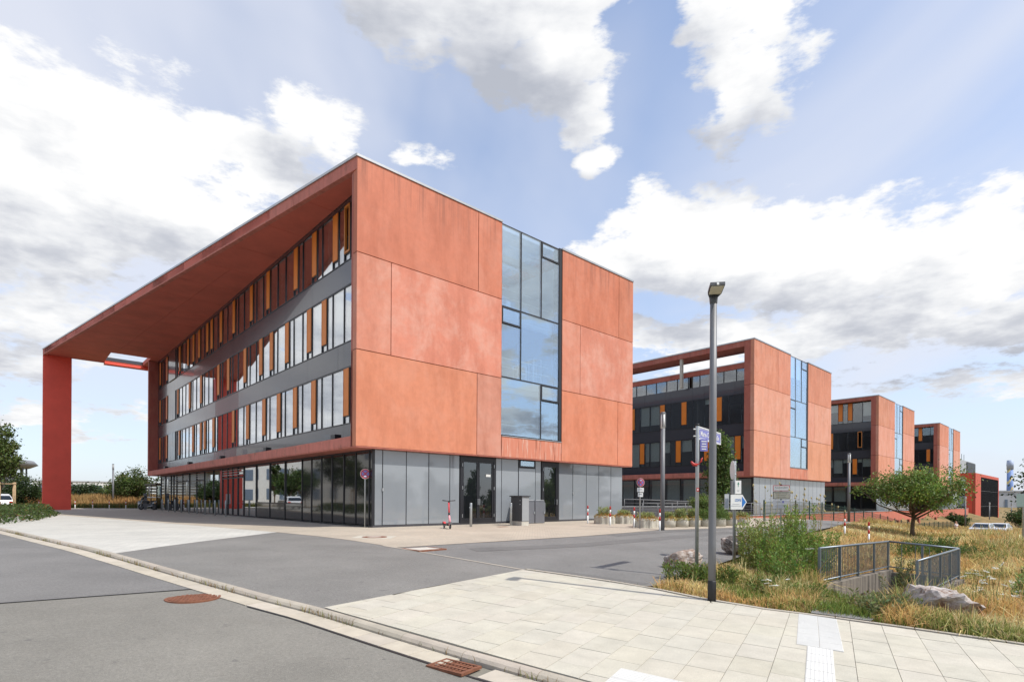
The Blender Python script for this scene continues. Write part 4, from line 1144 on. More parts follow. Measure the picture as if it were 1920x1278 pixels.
# fire lane boards
x, y = 9.5, 19.5
t = thing('fire_lane_sign', (x, y, Hf(x, y)), rad(-20), 'three stacked notice boards, topmost red bordered, on a post behind the weeds', 'notice board')
g0 = Hf(x, y); post(1.80 - g0, .03, t)
for z, h, mm, fr in ((1.675, .20, M_WPAINT, M_RED), (1.425, .265, M_BEIGE, M_BLACK), (1.11, .285, mat('pale_board', (.55, .56, .57), .6), None)):
    z -= g0
    MB().box((0, -.036, z), (.53, .008, h)).build('board', fr or mm, t)
    if fr: MB().box((0, -.043, z), (.49, .006, h - .04)).build('board_face', mm, t)
    if fr is M_RED: text_mesh('lettering', 'Feuerwehrzufahrt', .066, M_BLACK, t, (0, -.048, z + .02), (rad(90), 0, 0), bold=.0008, sx=.86)
    elif fr:
        for k, s__ in enumerate(('Abgestellte Fahrzeuge', 'auf dem gesamten', 'Gelände verboten')): text_mesh('lettering', s__, .052, M_BLACK, t, (0, -.048, z + .07 - k * .065), (rad(90), 0, 0), sx=.86)
    else:
        MB().prism([(-.035, 0), (.035, 0), (.028, .012), (.022, .07), (-.022, .07), (-.028, .012)], -.002, .002, XZ, (.06, -.043, z + .05)).build('emblem', M_BLUE, t)
        for k, w in enumerate((.16, .34, .40, .34)): MB().box((-.08 if k == 0 else 0, -.042, z + .08 - (0 if k == 0 else .07 + k * .042)), (w, .003, .018)).build('printed_line', M_GREY, t)


# column lights
def column_light(x, y, label, h=5.2, z=None, lit=True):
    t = thing('column_light', (x, y, Hf(x, y) if z is None else z), rad(200), label, 'street light', 'column lights')
    MB().lathe([(.095, -.3), (.095, h * .86), (.0001, h * .86)], 18).build('column', M_LAMP, t, True)
    MB().lathe([(.095, h * .86), (.095, h - .1), (.0001, h - .1)], 18).build('light_chamber', M_WPAINT, t, True)
    MB().lathe([(.10, h - .1), (.10, h - .01), (.0001, h)], 18).build('cap', M_LAMP, t, True)
    for a in (-.6, .9, 2.4): MB().box((.092 * math.cos(a), .092 * math.sin(a), h * .93), (.05, .05, h * .12)).build('chamber_rib', M_LAMP, t)


column_light(6.68, 24.45, 'tall grey column light beside the striped guard posts')
column_light(25.6, 42.0, 'grey column light before the third red building')
column_light(70.5, 86.0, 'grey column light before the low red wing pier'); column_light(101, 117, 'slim grey column light before the dark curtain wall'); column_light(121, 134, 'slim dark column light by the far bushes')
column_light(-47.4, 66, 'grey column light before the bushy trees beyond the canopy')

# service cabinet and bin store at the end face
fx, fy = xy_of(-1.68, 7.58); t = thing('service_cabinet', (fx, fy, 0), TH, 'tall dark grey service cabinet with flat lid on a concrete foot', 'cabinet')
M_CAB = mat('cabinet_dark', (.055, .057, .062), .5, var=.08); M_CABSUN = mat('cabinet_sunlit_side', (.30, .31, .32), .5, var=.06)
MB().box((0, 0, .10), (.46, .74, .2)).build('foot', M_CONC, t); MB().box((.005, .0, .78), (.46, .76, 1.16)).build('body', M_CAB, t)
MB().box((0, -.385, .78), (.44, .012, 1.14)).build('door', M_CABSUN, t); MB().box((0, 0, 1.385), (.56, .88, .05)).build('lid', M_CAB, t)  # plate on the sunny face: sunlight put into its lighter colour
for zz in (1.0, 1.18): MB().box((-.235, -.26, zz), (.02, .05, .04)).build('lock', M_STEEL, t)
fx, fy = xy_of(-.22, 9.65); t = thing('bin_store', (fx, fy, 0), TH, 'grey sheet metal bin store with two doors beside the service cabinet', 'bin store')
M_BIN = mat('bin_metal', (.22, .225, .25), .35, metal=.5, var=.05)
MB().box((0, .05, .57), (1.5, .84, 1.12)).build('body', M_FRAME, t)
for sx in (-.37, .37):
    d = MB().box((sx, -.39, .57), (.68, .03, 1.10)).build('door', M_BIN, t); MB().box((sx + .31, -.42, .55), (.05, .04, .12)).build('latch', M_STEEL, d)
    MB().box((sx, .02, 1.155), (.70, .80, .05)).build('lid', M_BIN, t); MB().tube([(sx - .3, -.38, 1.2), (sx + .3, -.38, 1.2)], .015, 6).build('lid_handle', M_STEEL, t)
MB().tube([(.78, -.3, .5), (.84, -.3, .55), (.84, -.3, 1.05), (.78, -.3, 1.08)], .02, 6).build('push_handle', M_STEEL, t)

# roll cage seen through the glazed door
M_CAGE = mat('blue_wire', (.10, .30, .62), .5)
fx, fy = xy_of(1.6, 7.2); t = thing('roll_cage', (fx, fy, .05), TH, 'light blue wire roll cage standing behind the glazed double door', 'trolley')
mb = MB()
for xx in (-.4, .4):
    for yy in (-.3, .3): mb.tube([(xx, yy, .1), (xx, yy, 1.75)], .018, 6)
mb.build('frame', M_CAGE, t)
for yy in (-.3, .3):
    mb = MB()
    for k in range(1, 10): mb.tube([(-.4 + k * .08, yy, .1), (-.4 + k * .08, yy, 1.75)], .007, 4)
    for k in range(7): mb.tube([(-.4, yy, .2 + k * .25), (.4, yy, .2 + k * .25)], .009, 4)
    mb.build('wire_side', M_CAGE, t)
MB().box((0, 0, .12), (.82, .62, .04)).build('base', M_CAGE, t)

# furniture in the glazed bay
for uu, vv, zz, lab in ((2.2, 8.8, 7.43, 'dark framed table behind the glazed bay, middle floor'),):
    fx, fy = xy_of(uu, vv); t = thing('table', (fx, fy, zz), TH, lab, 'table')
    MB().box((0, 0, .73), (1.5, .8, .04)).build('table_top', M_BLUE2 if False else M_CAB, t)
    for sx in (-.7, .7):
        for sy in (-.35, .35): MB().box((sx, sy, .355), (.06, .06, .71)).build('leg', M_CAB, t)
for k, (uu, vv, zz, lab) in enumerate(((1.6, 10.6, 7.43, 'white tube rack with shelves behind the glazed bay, middle floor'), (1.5, 11.7, 7.43, 'tall white tube stand at the right of the glazed bay'))):
    fx, fy = xy_of(uu, vv); t = thing('rack', (fx, fy, zz), TH, lab, 'rack'); h = 1.2 + .5 * k
    for sx in (-.3, .3):
        for sy in (-.2, .2): MB().box((sx, sy, h / 2), (.05, .05, h)).build('leg', M_WPAINT, t)
    for z in (.3, .75, h): MB().box((0, 0, z), (.62, .42, .04)).build('shelf', M_WPAINT, t)
for vv in (9.6, 10.3):
    fx, fy = xy_of(1.7, vv); t = thing('chair', (fx, fy, 11.03), TH + vv, 'pale shell chair on the top floor of the glazed bay', 'chair', 'shell chairs in the glazed bay')
    MB().lathe([(.02, .44), (.22, .45), (.24, .50), (.20, .5), (.02, .46)], 16).build('seat', M_WPAINT, t, True); MB().box((0, .21, .72), (.40, .04, .42)).build('backrest', M_WPAINT, t)
    for sx in (-.16, .16):
        for sy in (-.16, .16): MB().tube([(sx * .6, sy * .6, .44), (sx, sy, 0)], .014, 6).build('leg', M_STEEL, t)

# electric scooter
x, y = -2.68, 23.17
M_SCO = mat('scooter_red', (.60, .06, .07), .4); M_TYRE = mat('tyre', (.02, .02, .021), .8)
t = thing('electric_scooter', (x, y, 0), rad(112), 'red and black electric scooter parked against the grey cladding', 'scooter')
for sx in (-.5, .42):
    w = MB().torus((sx, 0, .125), .10, .025, XZ, 22, 8).build('wheel', M_TYRE, t, True); MB().lathe([(.06, -.02), (.06, .02)], 14, (sx, 0, .125), XZ).build('rim', M_STEEL, w)
MB().box((.0, 0, .16), (.72, .17, .06)).build('deck', M_BLACK, t); MB().tube([(-.47, 0, .15), (-.40, 0, .42), (-.34, 0, .60)], [.05, .045, .035], 10).build('lower_stem', mat('scooter_pink', (.72, .30, .33), .4), t, True)
MB().tube([(-.345, 0, .58), (-.27, 0, 1.08)], .033, 10).build('stem', M_SCO, t, True); MB().tube([(-.35, 0, .55), (-.34, 0, .66)], .042, 10).build('clamp', M_BLACK, t, True)
MB().tube([(-.27, 0, 1.06), (-.255, 0, 1.16)], .03, 8).build('head', M_BLACK, t, True); MB().tube([(-.30, -.27, 1.17), (-.25, -.05, 1.15), (-.25, .05, 1.15), (-.30, .27, 1.17)], [.02, .016, .016, .02], 8).build('handlebar', M_BLACK, t, True)
MB().prism([(-.66, .20), (-.60, .27), (-.5, .285), (-.40, .26), (-.37, .24), (-.5, .265), (-.6, .25)], -.05, .05, XZ).build('front_mudguard', M_BLACK, t); MB().prism([(.28, .20), (.40, .275), (.5, .27), (.56, .2), (.5, .25), (.4, .255)], -.05, .05, XZ).build('rear_mudguard', M_SCO, t)
MB().lathe([(.035, 0), (.03, .03), (.0001, .035)], 12, (-.335, 0, .5), Matrix.Rotation(rad(-90), 3, 'Y')).build('headlight', M_WPAINT, t, True); MB().tube([(.05, .08, .14), (.0, .2, .0)], .012, 6).build('kickstand', M_STEEL, t)


# motorcycle under the overhang
x, y = -35.6, 54.3
t = thing('motorcycle', (x, y, 0), rad(-8), 'black motorcycle parked by the glass shelter under the building end', 'motorcycle')
for sx in (-.72, .70):
    w = MB().torus((sx, 0, .32), .25, .07, XZ, 24, 8).build('wheel', M_TYRE, t, True); MB().lathe([(.2, -.03), (.2, .03)], 16, (sx, 0, .32), XZ).build('rim', M_CAB, w)
MB().prism([(-.35, .3), (.25, .28), (.32, .55), (.0, .68), (-.34, .62)], -.16, .16, XZ).build('engine', M_CAB, t); MB().prism([(-.42, .62), (-.1, .62), (.1, .74), (.0, .92), (-.28, .98), (-.45, .85)], -.15, .15, XZ).build('fuel_tank', M_BLACK, t)
MB().prism([(.05, .74), (.75, .86), (.82, .95), (.3, .88), (.05, .86)], -.13, .13, XZ).build('seat', M_TYRE, t); MB().tube([(-.72, .09, .32), (-.50, .09, 1.0)], .03, 8).build('fork', M_STEEL, t); MB().tube([(-.72, -.09, .32), (-.50, -.09, 1.0)], .03, 8).build('fork', M_STEEL, t)
MB().tube([(-.34, -.38, 1.06), (-.5, -.2, 1.1), (-.5, .2, 1.1), (-.34, .38, 1.06)], .018, 8).build('handlebar', M_BLACK, t); MB().lathe([(.10, 0), (.09, .08), (.0001, .1)], 14, (-.62, 0, .92), Matrix.Rotation(rad(-90), 3, 'Y')).build('headlight', M_STEEL, t, True)
MB().prism([(-.72, .95), (-.56, 1.0), (-.45, 1.28), (-.5, 1.28)], -.12, .12, XZ).build('windscreen', G_CAR, t); MB().tube([(.1, -.2, .3), (.75, -.22, .45)], [.03, .06], 10).build('exhaust', M_STEEL, t, True); MB().box((.86, 0, .80), (.02, .2, .16)).build('number_plate', M_WPAINT, t)
for s_ in (-.36, .36): MB().box((-.42, s_, 1.25), (.03, .12, .08)).build('mirror', M_BLACK, t)

# glass shelter, litter bin and meter post at the building end
x, y = xy_of(47.8, 2.2); t = thing('glass_shelter', (x, y, 0), TH, 'dark framed glass shelter beyond the end of the building', 'shelter')
for sx in (-1.2, 1.2):
    for sy in (-2.8, 0, 2.8): MB().box((sx, sy, 1.28), (.09, .09, 2.56)).build('post', M_FRAME, t)
MB().box((0, 0, 2.6), (2.7, 5.9, .12)).build('roof', M_FRAME, t)
for sy in (-1.4, 1.4):
    for sx in (-1.2, 1.2): MB().box((sx, sy, 1.3), (.02, 2.7, 2.3)).build('pane', G_GROUND, t); MB().box((sx, sy, 1.25), (.05, 2.7, .08)).build('cross_rail', M_WPAINT, t)
MB().box((0, -2.8, 1.3), (2.3, .02, 2.3)).build('pane', G_GROUND, t); MB().box((0, -2.8, 1.25), (2.3, .05, .08)).build('cross_rail', M_WPAINT, t)
x, y = -40.2, 60.0; t = thing('litter_bin', (x, y, 0), 0, 'round steel litter bin at the back kerb of the forecourt', 'litter bin')
MB().lathe([(.16, -.1), (.18, .06), (.18, .72), (.17, .74)], 18).build('body', M_STEEL, t, True); MB().lathe([(.19, .72), (.19, .78), (.10, .84), (.0001, .84)], 18).build('lid', M_LAMP, t, True)
x, y = -36.9, 55.9; t = thing('meter_post', (x, y, 0), TH, 'slim grey meter post behind the motorcycle', 'post')
MB().box((0, 0, .8), (.26, .2, 1.7)).build('body', M_LAMP, t); MB().box((0, -.11, 1.3), (.14, .02, .14)).build('display', M_BLACK, t)
x, y = -45.2, 54.0; t = thing('information_sign', (x, y, 0), 0, 'small white sign on a thin pole left of the canopy leg', 'sign')
post(2.0, .03, t); MB().box((0, -.035, 1.75), (.17, .01, .55)).build('plate', M_WPAINT, t)
x, y = 24.3, 26.3; t = thing('information_sign', (x, y, Hf(x, y)), rad(-30), 'pale sign plate on a grey pole under the tree at the meadow edge', 'sign')
post(2.6, .04, t); MB().box((0, -.05, 2.25), (.5, .02, .62)).build('plate', mat('pale_green_plate', (.42, .55, .50), .5), t)

# ramp railing between the first two buildings
def railing(name, A, B, n, label, h=1.0, rails=(.1, .3, .5, .7), zf=None, mat_=None):
    A, B = Vector(A), Vector(B); t = thing(name, (A.x, A.y, A.z), math.atan2((B - A).y, (B - A).x), label, 'railing'); L = math.hypot(B.x - A.x, B.y - A.y); dz = B.z - A.z
    for k in range(n + 1): MB().tube([(L * k / n, 0, dz * k / n - .1), (L * k / n, 0, dz * k / n + h)], .022, 8).build('post', mat_ or M_STEEL, t, True)
    MB().tube([(0, 0, h), (L, 0, h + dz)], .026, 8).build('handrail', mat_ or M_STEEL, t, True)
    for z in rails: MB().tube([(0, 0, z), (L, 0, z + dz)], .010, 6).build('rail', mat_ or M_STEEL, t, True)
    return t


a, b_ = xy_of(-.6, 19.3), xy_of(-.6, 36.5); railing('ramp_railing', (*a, .05), (*b_, .05), 10, 'steel ramp railing behind the planters between two red buildings', mat_=M_LAMP)
a, b_ = xy_of(.8, 19.3), xy_of(.8, 36.5); railing('ramp_railing', (*a, .35), (*b_, .05), 8, 'steel ramp railing close to the dark glazed ground floor', .95, mat_=M_LAMP)
x, y = xy_of(2.2, 19.2); t = thing('court_wall', (x, y, 0), TH, 'low dark wall behind the ramp railing', 'wall'); bx('wall', 0, 17.4, 0, .25, -.5, .75, M_SPAN, t); bx('coping', 0, 17.4, -.03, .28, .75, .80, M_COPE, t)

# green mesh fence above the lower court
M_FEN = mat('fence_green', (.008, .045, .032), .5)
for k in range(1):
    x, y = xy_of(-6.2, 24.0); t = thing('mesh_fence', (x, y, 0), TH, 'dark green mesh fence along the yard before the red plinth wall', 'fence')
    n = 24
    for i in range(n + 1):
        v = 24 + i * 2.5; px, py = xy_of(-6.2, v); z = Hf(px, py)
        MB().box((i * 2.5, 0, z + .62), (.09, .06, 1.40)).build('post', M_FEN, t)
        if i < n:
            px, py = xy_of(-6.2, v + 2.5); z2 = Hf(px, py); mb = MB()
            for q in range(6): mb.tube([(i * 2.5, 0, z + .08 + q * .22), (i * 2.5 + 2.5, 0, z2 + .08 + q * .22)], .011, 4, False)
            for q in range(1, 25): mb.tube([(i * 2.5 + q * .1, 0, z + (z2 - z) * q / 25 + .05), (i * 2.5 + q * .1, 0, z + (z2 - z) * q / 25 + 1.22)], .005, 3, False)
            mb.build('mesh_panel', M_FEN, t)

# stair well with its railings
def uvz(u, v, z): x, y = xy_of(u, v); return (x, y, z)


M_WELL = mat('stained_concrete', (.21, .18, .145), .9, bump=.4, bscale=14, build=lambda N, P, c, b: N.mix(N.sstep(N.noise(N.vm('MULTIPLY', P, (3.0, 3.0, .25)), 1.6, 5, .65), .42, .62), c, (.05, .042, .034)))
u0, u1 = PIT_U; v0, v1 = PIT_V
cx, cy = xy_of(0, 0); t = thing('stair_well', (cx, cy, 0), TH, 'sunken concrete stair well with stained walls in the meadow', 'stairs')


def gz(u, v): x, y = xy_of(u, v); return Hf(x, y)


for ua, ub in ((u1, u1 + .22), (u0 - .22, u0)):
    vs = []
    for v in (v0, v1 + .22):
        zt = gz((ua + ub) / 2, v) + .10
        for u in (ua, ub):
            for z in (-4.2, zt): vs.append((v, u, z))
    MB().add(vs, [(0, 1, 3, 2), (4, 6, 7, 5), (0, 4, 5, 1), (2, 3, 7, 6), (1, 5, 7, 3)]).build('side_wall', M_WELL, t)
bx('end_wall', v1, v1 + .22, u0, u1, -4.2, gz(-17, v1) + .09, M_WELL, t)
bx('cellar_door', v1 - .04, v1 - .005, u0 + .2, u1 - .2, -3.7, -1.65, M_CAB, t)
bx('pit_floor', v0, v1, u0, u1, -4.2, -3.75, M_WELL, t)
z = gz(-17, v0)
for k in range(16): bx('step', v0 + k * .27, v0 + (k + 1) * .27, u0 + .005, u1 - .005, -3.74, z - .02 - k * .18, M_CONC, t)
M_RAIL = mat('rail_galvanised', (.19, .22, .245), .4, metal=.6, var=.08)


def bar_railing(pts, label, n, skip_bars=()):
    """pts in (u,v); posts, top and bottom rail and thin bars"""
    A, B = pts; zA, zB = gz(*A) + .12, gz(*B) + .12; a, b_ = Vector(uvz(A[0], A[1], zA)), Vector(uvz(B[0], B[1], zB)); h = .80
    t = thing('bar_railing', a, math.atan2((b_ - a).y, (b_ - a).x), label, 'railing', 'railings round the stair well'); L = math.hypot(b_.x - a.x, b_.y - a.y); dz = b_.z - a.z
    for k in range(n + 1): MB().box((L * k / n, 0, dz * k / n + h / 2 - .06), (.05, .05, h + .12)).build('post', M_RAIL, t)
    for z, r in ((h, .027), (.07, .018)): MB().tube([(0, 0, z), (L, 0, z + dz)], r, 8).build('handrail' if z > .5 else 'bottom_rail', M_RAIL, t, True)
    nb = int(L / (.112 if n > 2 else .28))
    for k in range(1, nb):
        q = k / nb
        MB().box((L * q, 0, dz * q + h / 2 + .03), (.014, .014, h - .09)).build('bar', M_RAIL, t)


bar_railing(((u1 + .11, v0 + .02), (u1 + .11, v1 + .1)), 'grey bar railing along the stair well wall beside the green weeds', 4)
bar_railing(((u0 - .11, v0 + .95), (u0 - .11, v1 + .1)), 'grey bar railing along the stair well wall towards the boulder', 4)
bar_railing(((u1 + .11, v1 + .16), (u0 - .11, v1 + .16)), 'short grey bar railing across the far end of the stair well', 2)

# ------------------------------------------------------------------ vegetation
def foliage_mat(name, rough=.55, trans=.35):
    m = bpy.data.materials.new(name); m.use_nodes = True; N = NT(m.node_tree); N.n.clear()
    at = N.node('ShaderNodeAttribute', attribute_name='Col')
    pb = N.node('ShaderNodeBsdfPrincipled', {'Base Color': at.outputs['Color'], 'Roughness': rough, 'Specular IOR Level': .35})
    tl = N.node('ShaderNodeBsdfTranslucent', {'Color': at.outputs['Color']})
    mx = N.node('ShaderNodeMixShader', {0: trans, 1: pb.outputs[0], 2: tl.outputs[0]})
    N.node('ShaderNodeOutputMaterial', {'Surface': mx.outputs[0]}); MATS[name] = m; return m


M_LEAF = foliage_mat('leaf'); M_GRASS = foliage_mat('grass_blade', .7, .3)
M_BARK = mat('bark', (.12, .085, .055), .9, var=.35, vscale=9, bump=.8, bscale=30)
M_WOOD = mat('stake_wood', (.40, .28, .16), .8, var=.2, vscale=7)


def np_mesh(name, V, F, col, m, parent=None, loc=None):
    """V (n,3), F (k,3 or 4) index arrays, col (n,3)"""
    me = bpy.data.meshes.new(name); n = len(V); k, w = F.shape
    me.vertices.add(n); me.vertices.foreach_set('co', V.astype(np.float32).ravel())
    me.loops.add(k * w); me.loops.foreach_set('vertex_index', F.astype(np.int32).ravel())
    me.polygons.add(k); me.polygons.foreach_set('loop_start', np.arange(0, k * w, w, dtype=np.int32)); me.polygons.foreach_set('loop_total', np.full(k, w, dtype=np.int32))
    a = me.attributes.new('Col', 'FLOAT_COLOR', 'POINT'); c4 = np.ones((n, 4), np.float32); c4[:, :3] = col; a.data.foreach_set('color', c4.ravel())
    me.update(calc_edges=True); me.materials.append(m)
    o = bpy.data.objects.new(name, me)
    if loc is not None: o.location = loc
    return link(o, parent)


def leaves(C, size, rng, col, flat=.0, aspect=.55, dirs=None):
    """rhombic leaves at points C; size scalar or array; col (n,3)"""
    n = len(C)
    d = rng.normal(size=(n, 3)) if dirs is None else dirs + rng.normal(size=(n, 3)) * .35
    d[:, 2] -= flat; d /= np.linalg.norm(d, axis=1, keepdims=True) + 1e-9
    r = rng.normal(size=(n, 3)); s = np.cross(d, r); s /= np.linalg.norm(s, axis=1, keepdims=True) + 1e-9
    sz = np.broadcast_to(np.asarray(size, float), (n,))[:, None]
    nrm = np.cross(d, s)
    V = np.stack([C, C + d * sz * .5 + s * sz * aspect * .5 + nrm * sz * .08, C + d * sz, C + d * sz * .5 - s * sz * aspect * .5 + nrm * sz * .08], 1).reshape(-1, 3)
    return V, np.arange(4 * n).reshape(-1, 4), np.repeat(col, 4, 0)


def green(rng, n, base=(.075, .115, .022), var=.35, dry=.0):
    b = np.array(base); c = b[None] * (1 + var * rng.normal(size=(n, 1)) * .6 + .12 * rng.normal(size=(n, 3)))
    if dry: k = rng.random(n) < dry; c[k] = np.array((.24, .15, .05)) * (1 + .25 * rng.normal(size=(k.sum(), 1)))
    return np.clip(c, .008, .6)


def tree(name, loc, h, trunk_h, rx, rz, label, cat='tree', seed=1, clumps=70, per=110, leaf=.10, base=(.075, .115, .022), lean=0, r0=.09, group=None, dry=.0, spread=.30, low=.35, top=0.0, limbs=9, m_bark=None):
    rng = np.random.default_rng(seed); t = thing(name, loc, 0, label, cat, group); zc = trunk_h + (h - trunk_h) * .5
    # clump centres through the crown volume, denser at the outside
    d = rng.normal(size=(clumps, 3)); d /= np.linalg.norm(d, axis=1, keepdims=True); rr_ = rng.uniform(low, 1, clumps) ** .6
    jit = 1 + .22 * rng.normal(size=clumps)
    cc = d * (rr_ * jit)[:, None] * np.array([rx, rx, rz]) * .84
    if top: cc[:, :2] *= np.clip(1 - top * (cc[:, 2:3] / rz * .5 + .5), .1, 2)
    cc[:, 2] += zc; cc[:, 0] += lean * (cc[:, 2] / h)
    cs = rng.uniform(.55, 1.15, clumps) * spread * rx
    P = (cc[:, None, :] + rng.normal(size=(clumps, per, 3)) * cs[:, None, None] * np.array([1, 1, .72]) * .55).reshape(-1, 3)
    P[:, 2] = np.maximum(P[:, 2], .12)
    tone = np.repeat(1 + .22 * rng.normal(size=clumps), per)[:, None]
    col = np.clip(green(rng, len(P), tuple(1.35 * q for q in base), .35, dry) * tone, .008, .5)
    V, F, Cc = leaves(P, leaf * rng.uniform(.6, 1.25, len(P)), rng, col, .35)
    np_mesh('crown', V, F, Cc, M_LEAF, t)
    mb = MB(); top_ = Vector((lean * .7, 0, zc + rz * .25)); pts = [Vector((0, 0, -.3))] + [Vector((lean * .7 * q + .05 * math.sin(q * 7 + seed), .05 * math.cos(q * 5 + seed), (zc + rz * .25) * q)) for q in (.15, .35, .55, .8, 1.0)]
    mb.tube(pts, [r0 * 1.35, r0 * 1.05, r0 * .9, r0 * .75, r0 * .45, r0 * .2], 9); mb.build('trunk', m_bark or M_BARK, t, True)
    order = np.argsort(-np.linalg.norm(cc[:, :2], axis=1))
    mb = MB()
    for k in range(min(limbs * 3, clumps)):
        e = Vector(cc[order[k % clumps]] if k < limbs else cc[rng.integers(clumps)]); q = rng.uniform(.55, 1.0); s_ = Vector((lean * .7 * q, 0, min(trunk_h * (1.0 if k < limbs else 1.1) * q + .1, e.z * .9)))
        mid = s_.lerp(e, .5) + Vector(rng.normal(size=3) * .07 * rx) - Vector((0, 0, .06 * rx)); rr2 = r0 * (.55 if k < limbs else .3)
        mb.tube([s_, s_.lerp(mid, .5), mid, mid.lerp(e, .6), e], [rr2, rr2 * .8, rr2 * .6, rr2 * .4, rr2 * .15], 6, False)
    mb.build('branches', m_bark or M_BARK, t, True)
    return t


# round low tree in the meadow
tx, ty = 22.2, 30.6
tree('broadleaf_tree', (tx, ty, Hf(tx, ty) - .05), 4.0, 1.45, 2.6, 1.2, 'low spreading green tree with forked trunk standing in the dry meadow', seed=5, clumps=125, per=150, leaf=.125, base=(.115, .165, .034), r0=.10, dry=.03, spread=.23, limbs=11)
tree('broadleaf_tree', (35.0, 34.2, Hf(35.0, 34.2)), 6.0, 2.0, 3.1, 2.2, 'dark green tree reaching in over the far end of the meadow', seed=9, clumps=70, per=90, leaf=.20, base=(.035, .060, .018), r0=.14, spread=.24)
# young pine between the buildings
pt = tree('pine_tree', (11.9, 31.6, Hf(11.9, 31.6)), 5.1, 1.3, 1.15, 2.15, 'slim young pine between two red buildings behind the planters', seed=14, clumps=80, per=170, leaf=.16, base=(.075, .115, .03), r0=.06, spread=.34, low=.1, top=.95)
# left side
tree('street_tree', (-31.5, 34.2, 0), 5.8, 1.9, 1.15, 2.2, 'young street tree with crown above its wooden stakes in the planted bed', seed=21, clumps=55, per=110, leaf=.16, base=(.075, .10, .024), r0=.05, spread=.36)
tree('street_tree', (-36.2, 37.6, 0), 6.6, 2.4, 1.7, 2.2, 'darker tree partly outside the picture behind the staked tree', seed=22, clumps=60, per=110, leaf=.17, base=(.04, .06, .018), r0=.08, spread=.32)
tree('broadleaf_tree', (-55.5, 63, 0), 3.4, .7, 2.1, 1.45, 'dense round dark tree left of the canopy leg', seed=23, clumps=55, per=120, leaf=.22, base=(.035, .058, .018), r0=.08)
tree('broadleaf_tree', (-47.2, 69.5, 0), 4.6, .5, 2.9, 2.2, 'bushy green tree with the column light in front, beyond the forecourt', seed=24, clumps=80, per=110, leaf=.26, base=(.06, .085, .02), r0=.10, dry=.03)
tree('broadleaf_tree', (-51.0, 74.5, 0), 3.9, .5, 2.7, 1.9, 'wide bushy green tree beside the one with the column light', seed=25, clumps=70, per=110, leaf=.26, base=(.05, .075, .02), r0=.10)
tree('broadleaf_tree', (-70.5, 92, 0), 3.6, .4, 3.4, 1.5, 'low dark bushy tree before the white far building', seed=26, clumps=60, per=90, leaf=.32, base=(.032, .05, .018), r0=.10)
# far right bushes
for i, (x, y, r, hh, lab) in enumerate(((86, 92, 3.2, 4.2, 'green bush beside the parked cars'), (91, 95, 3.6, 5.0, 'taller dark green bush behind the parked cars'), (98, 98, 3.6, 4.6, 'broad green bush at the end of the parked cars'), (77, 96, 1.6, 2.2, 'small green bush before the dark curtain wall'), (126, 132, 4.2, 5.5, 'far green bush below the chimney'))):
    tree('bush', (x, y, Hf(x, y)), hh, .3, r, hh * .5, lab, 'bush', 40 + i, 60, 70, .34, (.045, .075, .022), r0=.1, group='bushes at the car park')


# boulders
def boulder(loc, sz, label, seed, colr):
    rng = np.random.default_rng(seed); bm = bmesh.new(); bmesh.ops.create_icosphere(bm, subdivisions=4, radius=1)
    pl = [(Vector(rng.normal(size=3)).normalized(), rng.uniform(.55, .85)) for _ in range(14)]
    for v in bm.verts:
        p = v.co.copy()
        for n, d in pl:
            q = p.dot(n)
            if q > d: p -= n * (q - d) * .92
        k = 1 + .05 * math.sin(p.x * 9 + seed) * math.sin(p.y * 8) + .04 * math.sin(p.z * 17 + p.x * 13) + .02 * math.sin(p.y * 31 + p.z * 23)
        v.co = Vector((p.x * sz[0] * k, p.y * sz[1] * k, p.z * sz[2] * k))
    me = bpy.data.meshes.new('boulder'); bm.to_mesh(me); bm.free()
    m = mat('rock_%d' % seed, colr, .9, bump=1.0, bscale=9, build=lambda N, P, c, b: N.mix(N.sstep(N.noise(P, 4.5, 7, .7, .5), .45, .6), N.mix(N.sstep(N.noise(P, 2.2, 5, .65), .45, .62), c, (.17, .10, .065)), (.46, .41, .37)))
    me.materials.append(m); o = link(bpy.data.objects.new('boulder', me)); o.location = loc; o.rotation_euler = (0, 0, seed)
    return tag(o, label, 'boulder', 'boulders in the meadow')


boulder((4.12, 13.25, Hf(4.1, 13.2) + .17), (.46, .40, .34), 'pale brown boulder beside the street name pole at the yard edge', 3, (.30, .22, .17))
boulder((6.62, 16.5, Hf(6.5, 16.4) + .22), (.55, .40, .36), 'dark boulder behind the direction sign post', 5, (.10, .085, .075))
boulder((7.5, 9.75, Hf(7.5, 9.7) + .20), (.78, .48, .50), 'large pale boulder in dry grass before the stair well', 8, (.42, .385, .36))


# ---- grass and weeds of the meadow
def blades(name, X, Y, Z, hgt, wid, col, rng, lean=.35, label=None):
    n = len(X); a = rng.uniform(0, 2 * np.pi, n); ln = np.abs(rng.normal(0, lean, n)) * hgt
    dx, dy = np.cos(a), np.sin(a); b_ = rng.uniform(0, 2 * np.pi, n); wx, wy = np.cos(b_) * wid * .5, np.sin(b_) * wid * .5
    B = np.stack([X, Y, Z], 1); mid = B + np.stack([dx * ln * .3, dy * ln * .3, hgt * .55], 1); tip = B + np.stack([dx * ln, dy * ln, hgt * np.sqrt(np.clip(1 - (ln / np.maximum(hgt, .01)) ** 2 * .5, .2, 1))], 1)
    Wv = np.stack([wx, wy, np.zeros(n)], 1)
    V = np.stack([B - Wv, B + Wv, mid + Wv * .8, mid - Wv * .8, tip + Wv * .25, tip - Wv * .25], 1).reshape(-1, 3)
    i = np.arange(n)[:, None] * 6; F = np.concatenate([i + np.array([0, 1, 2, 3]), i + np.array([3, 2, 4, 5])], 0)
    o = np_mesh(name, V, F, np.repeat(col, 6, 0), M_GRASS); tag(o, label, name.replace('_', ' ') if label else None, kind='stuff'); return o


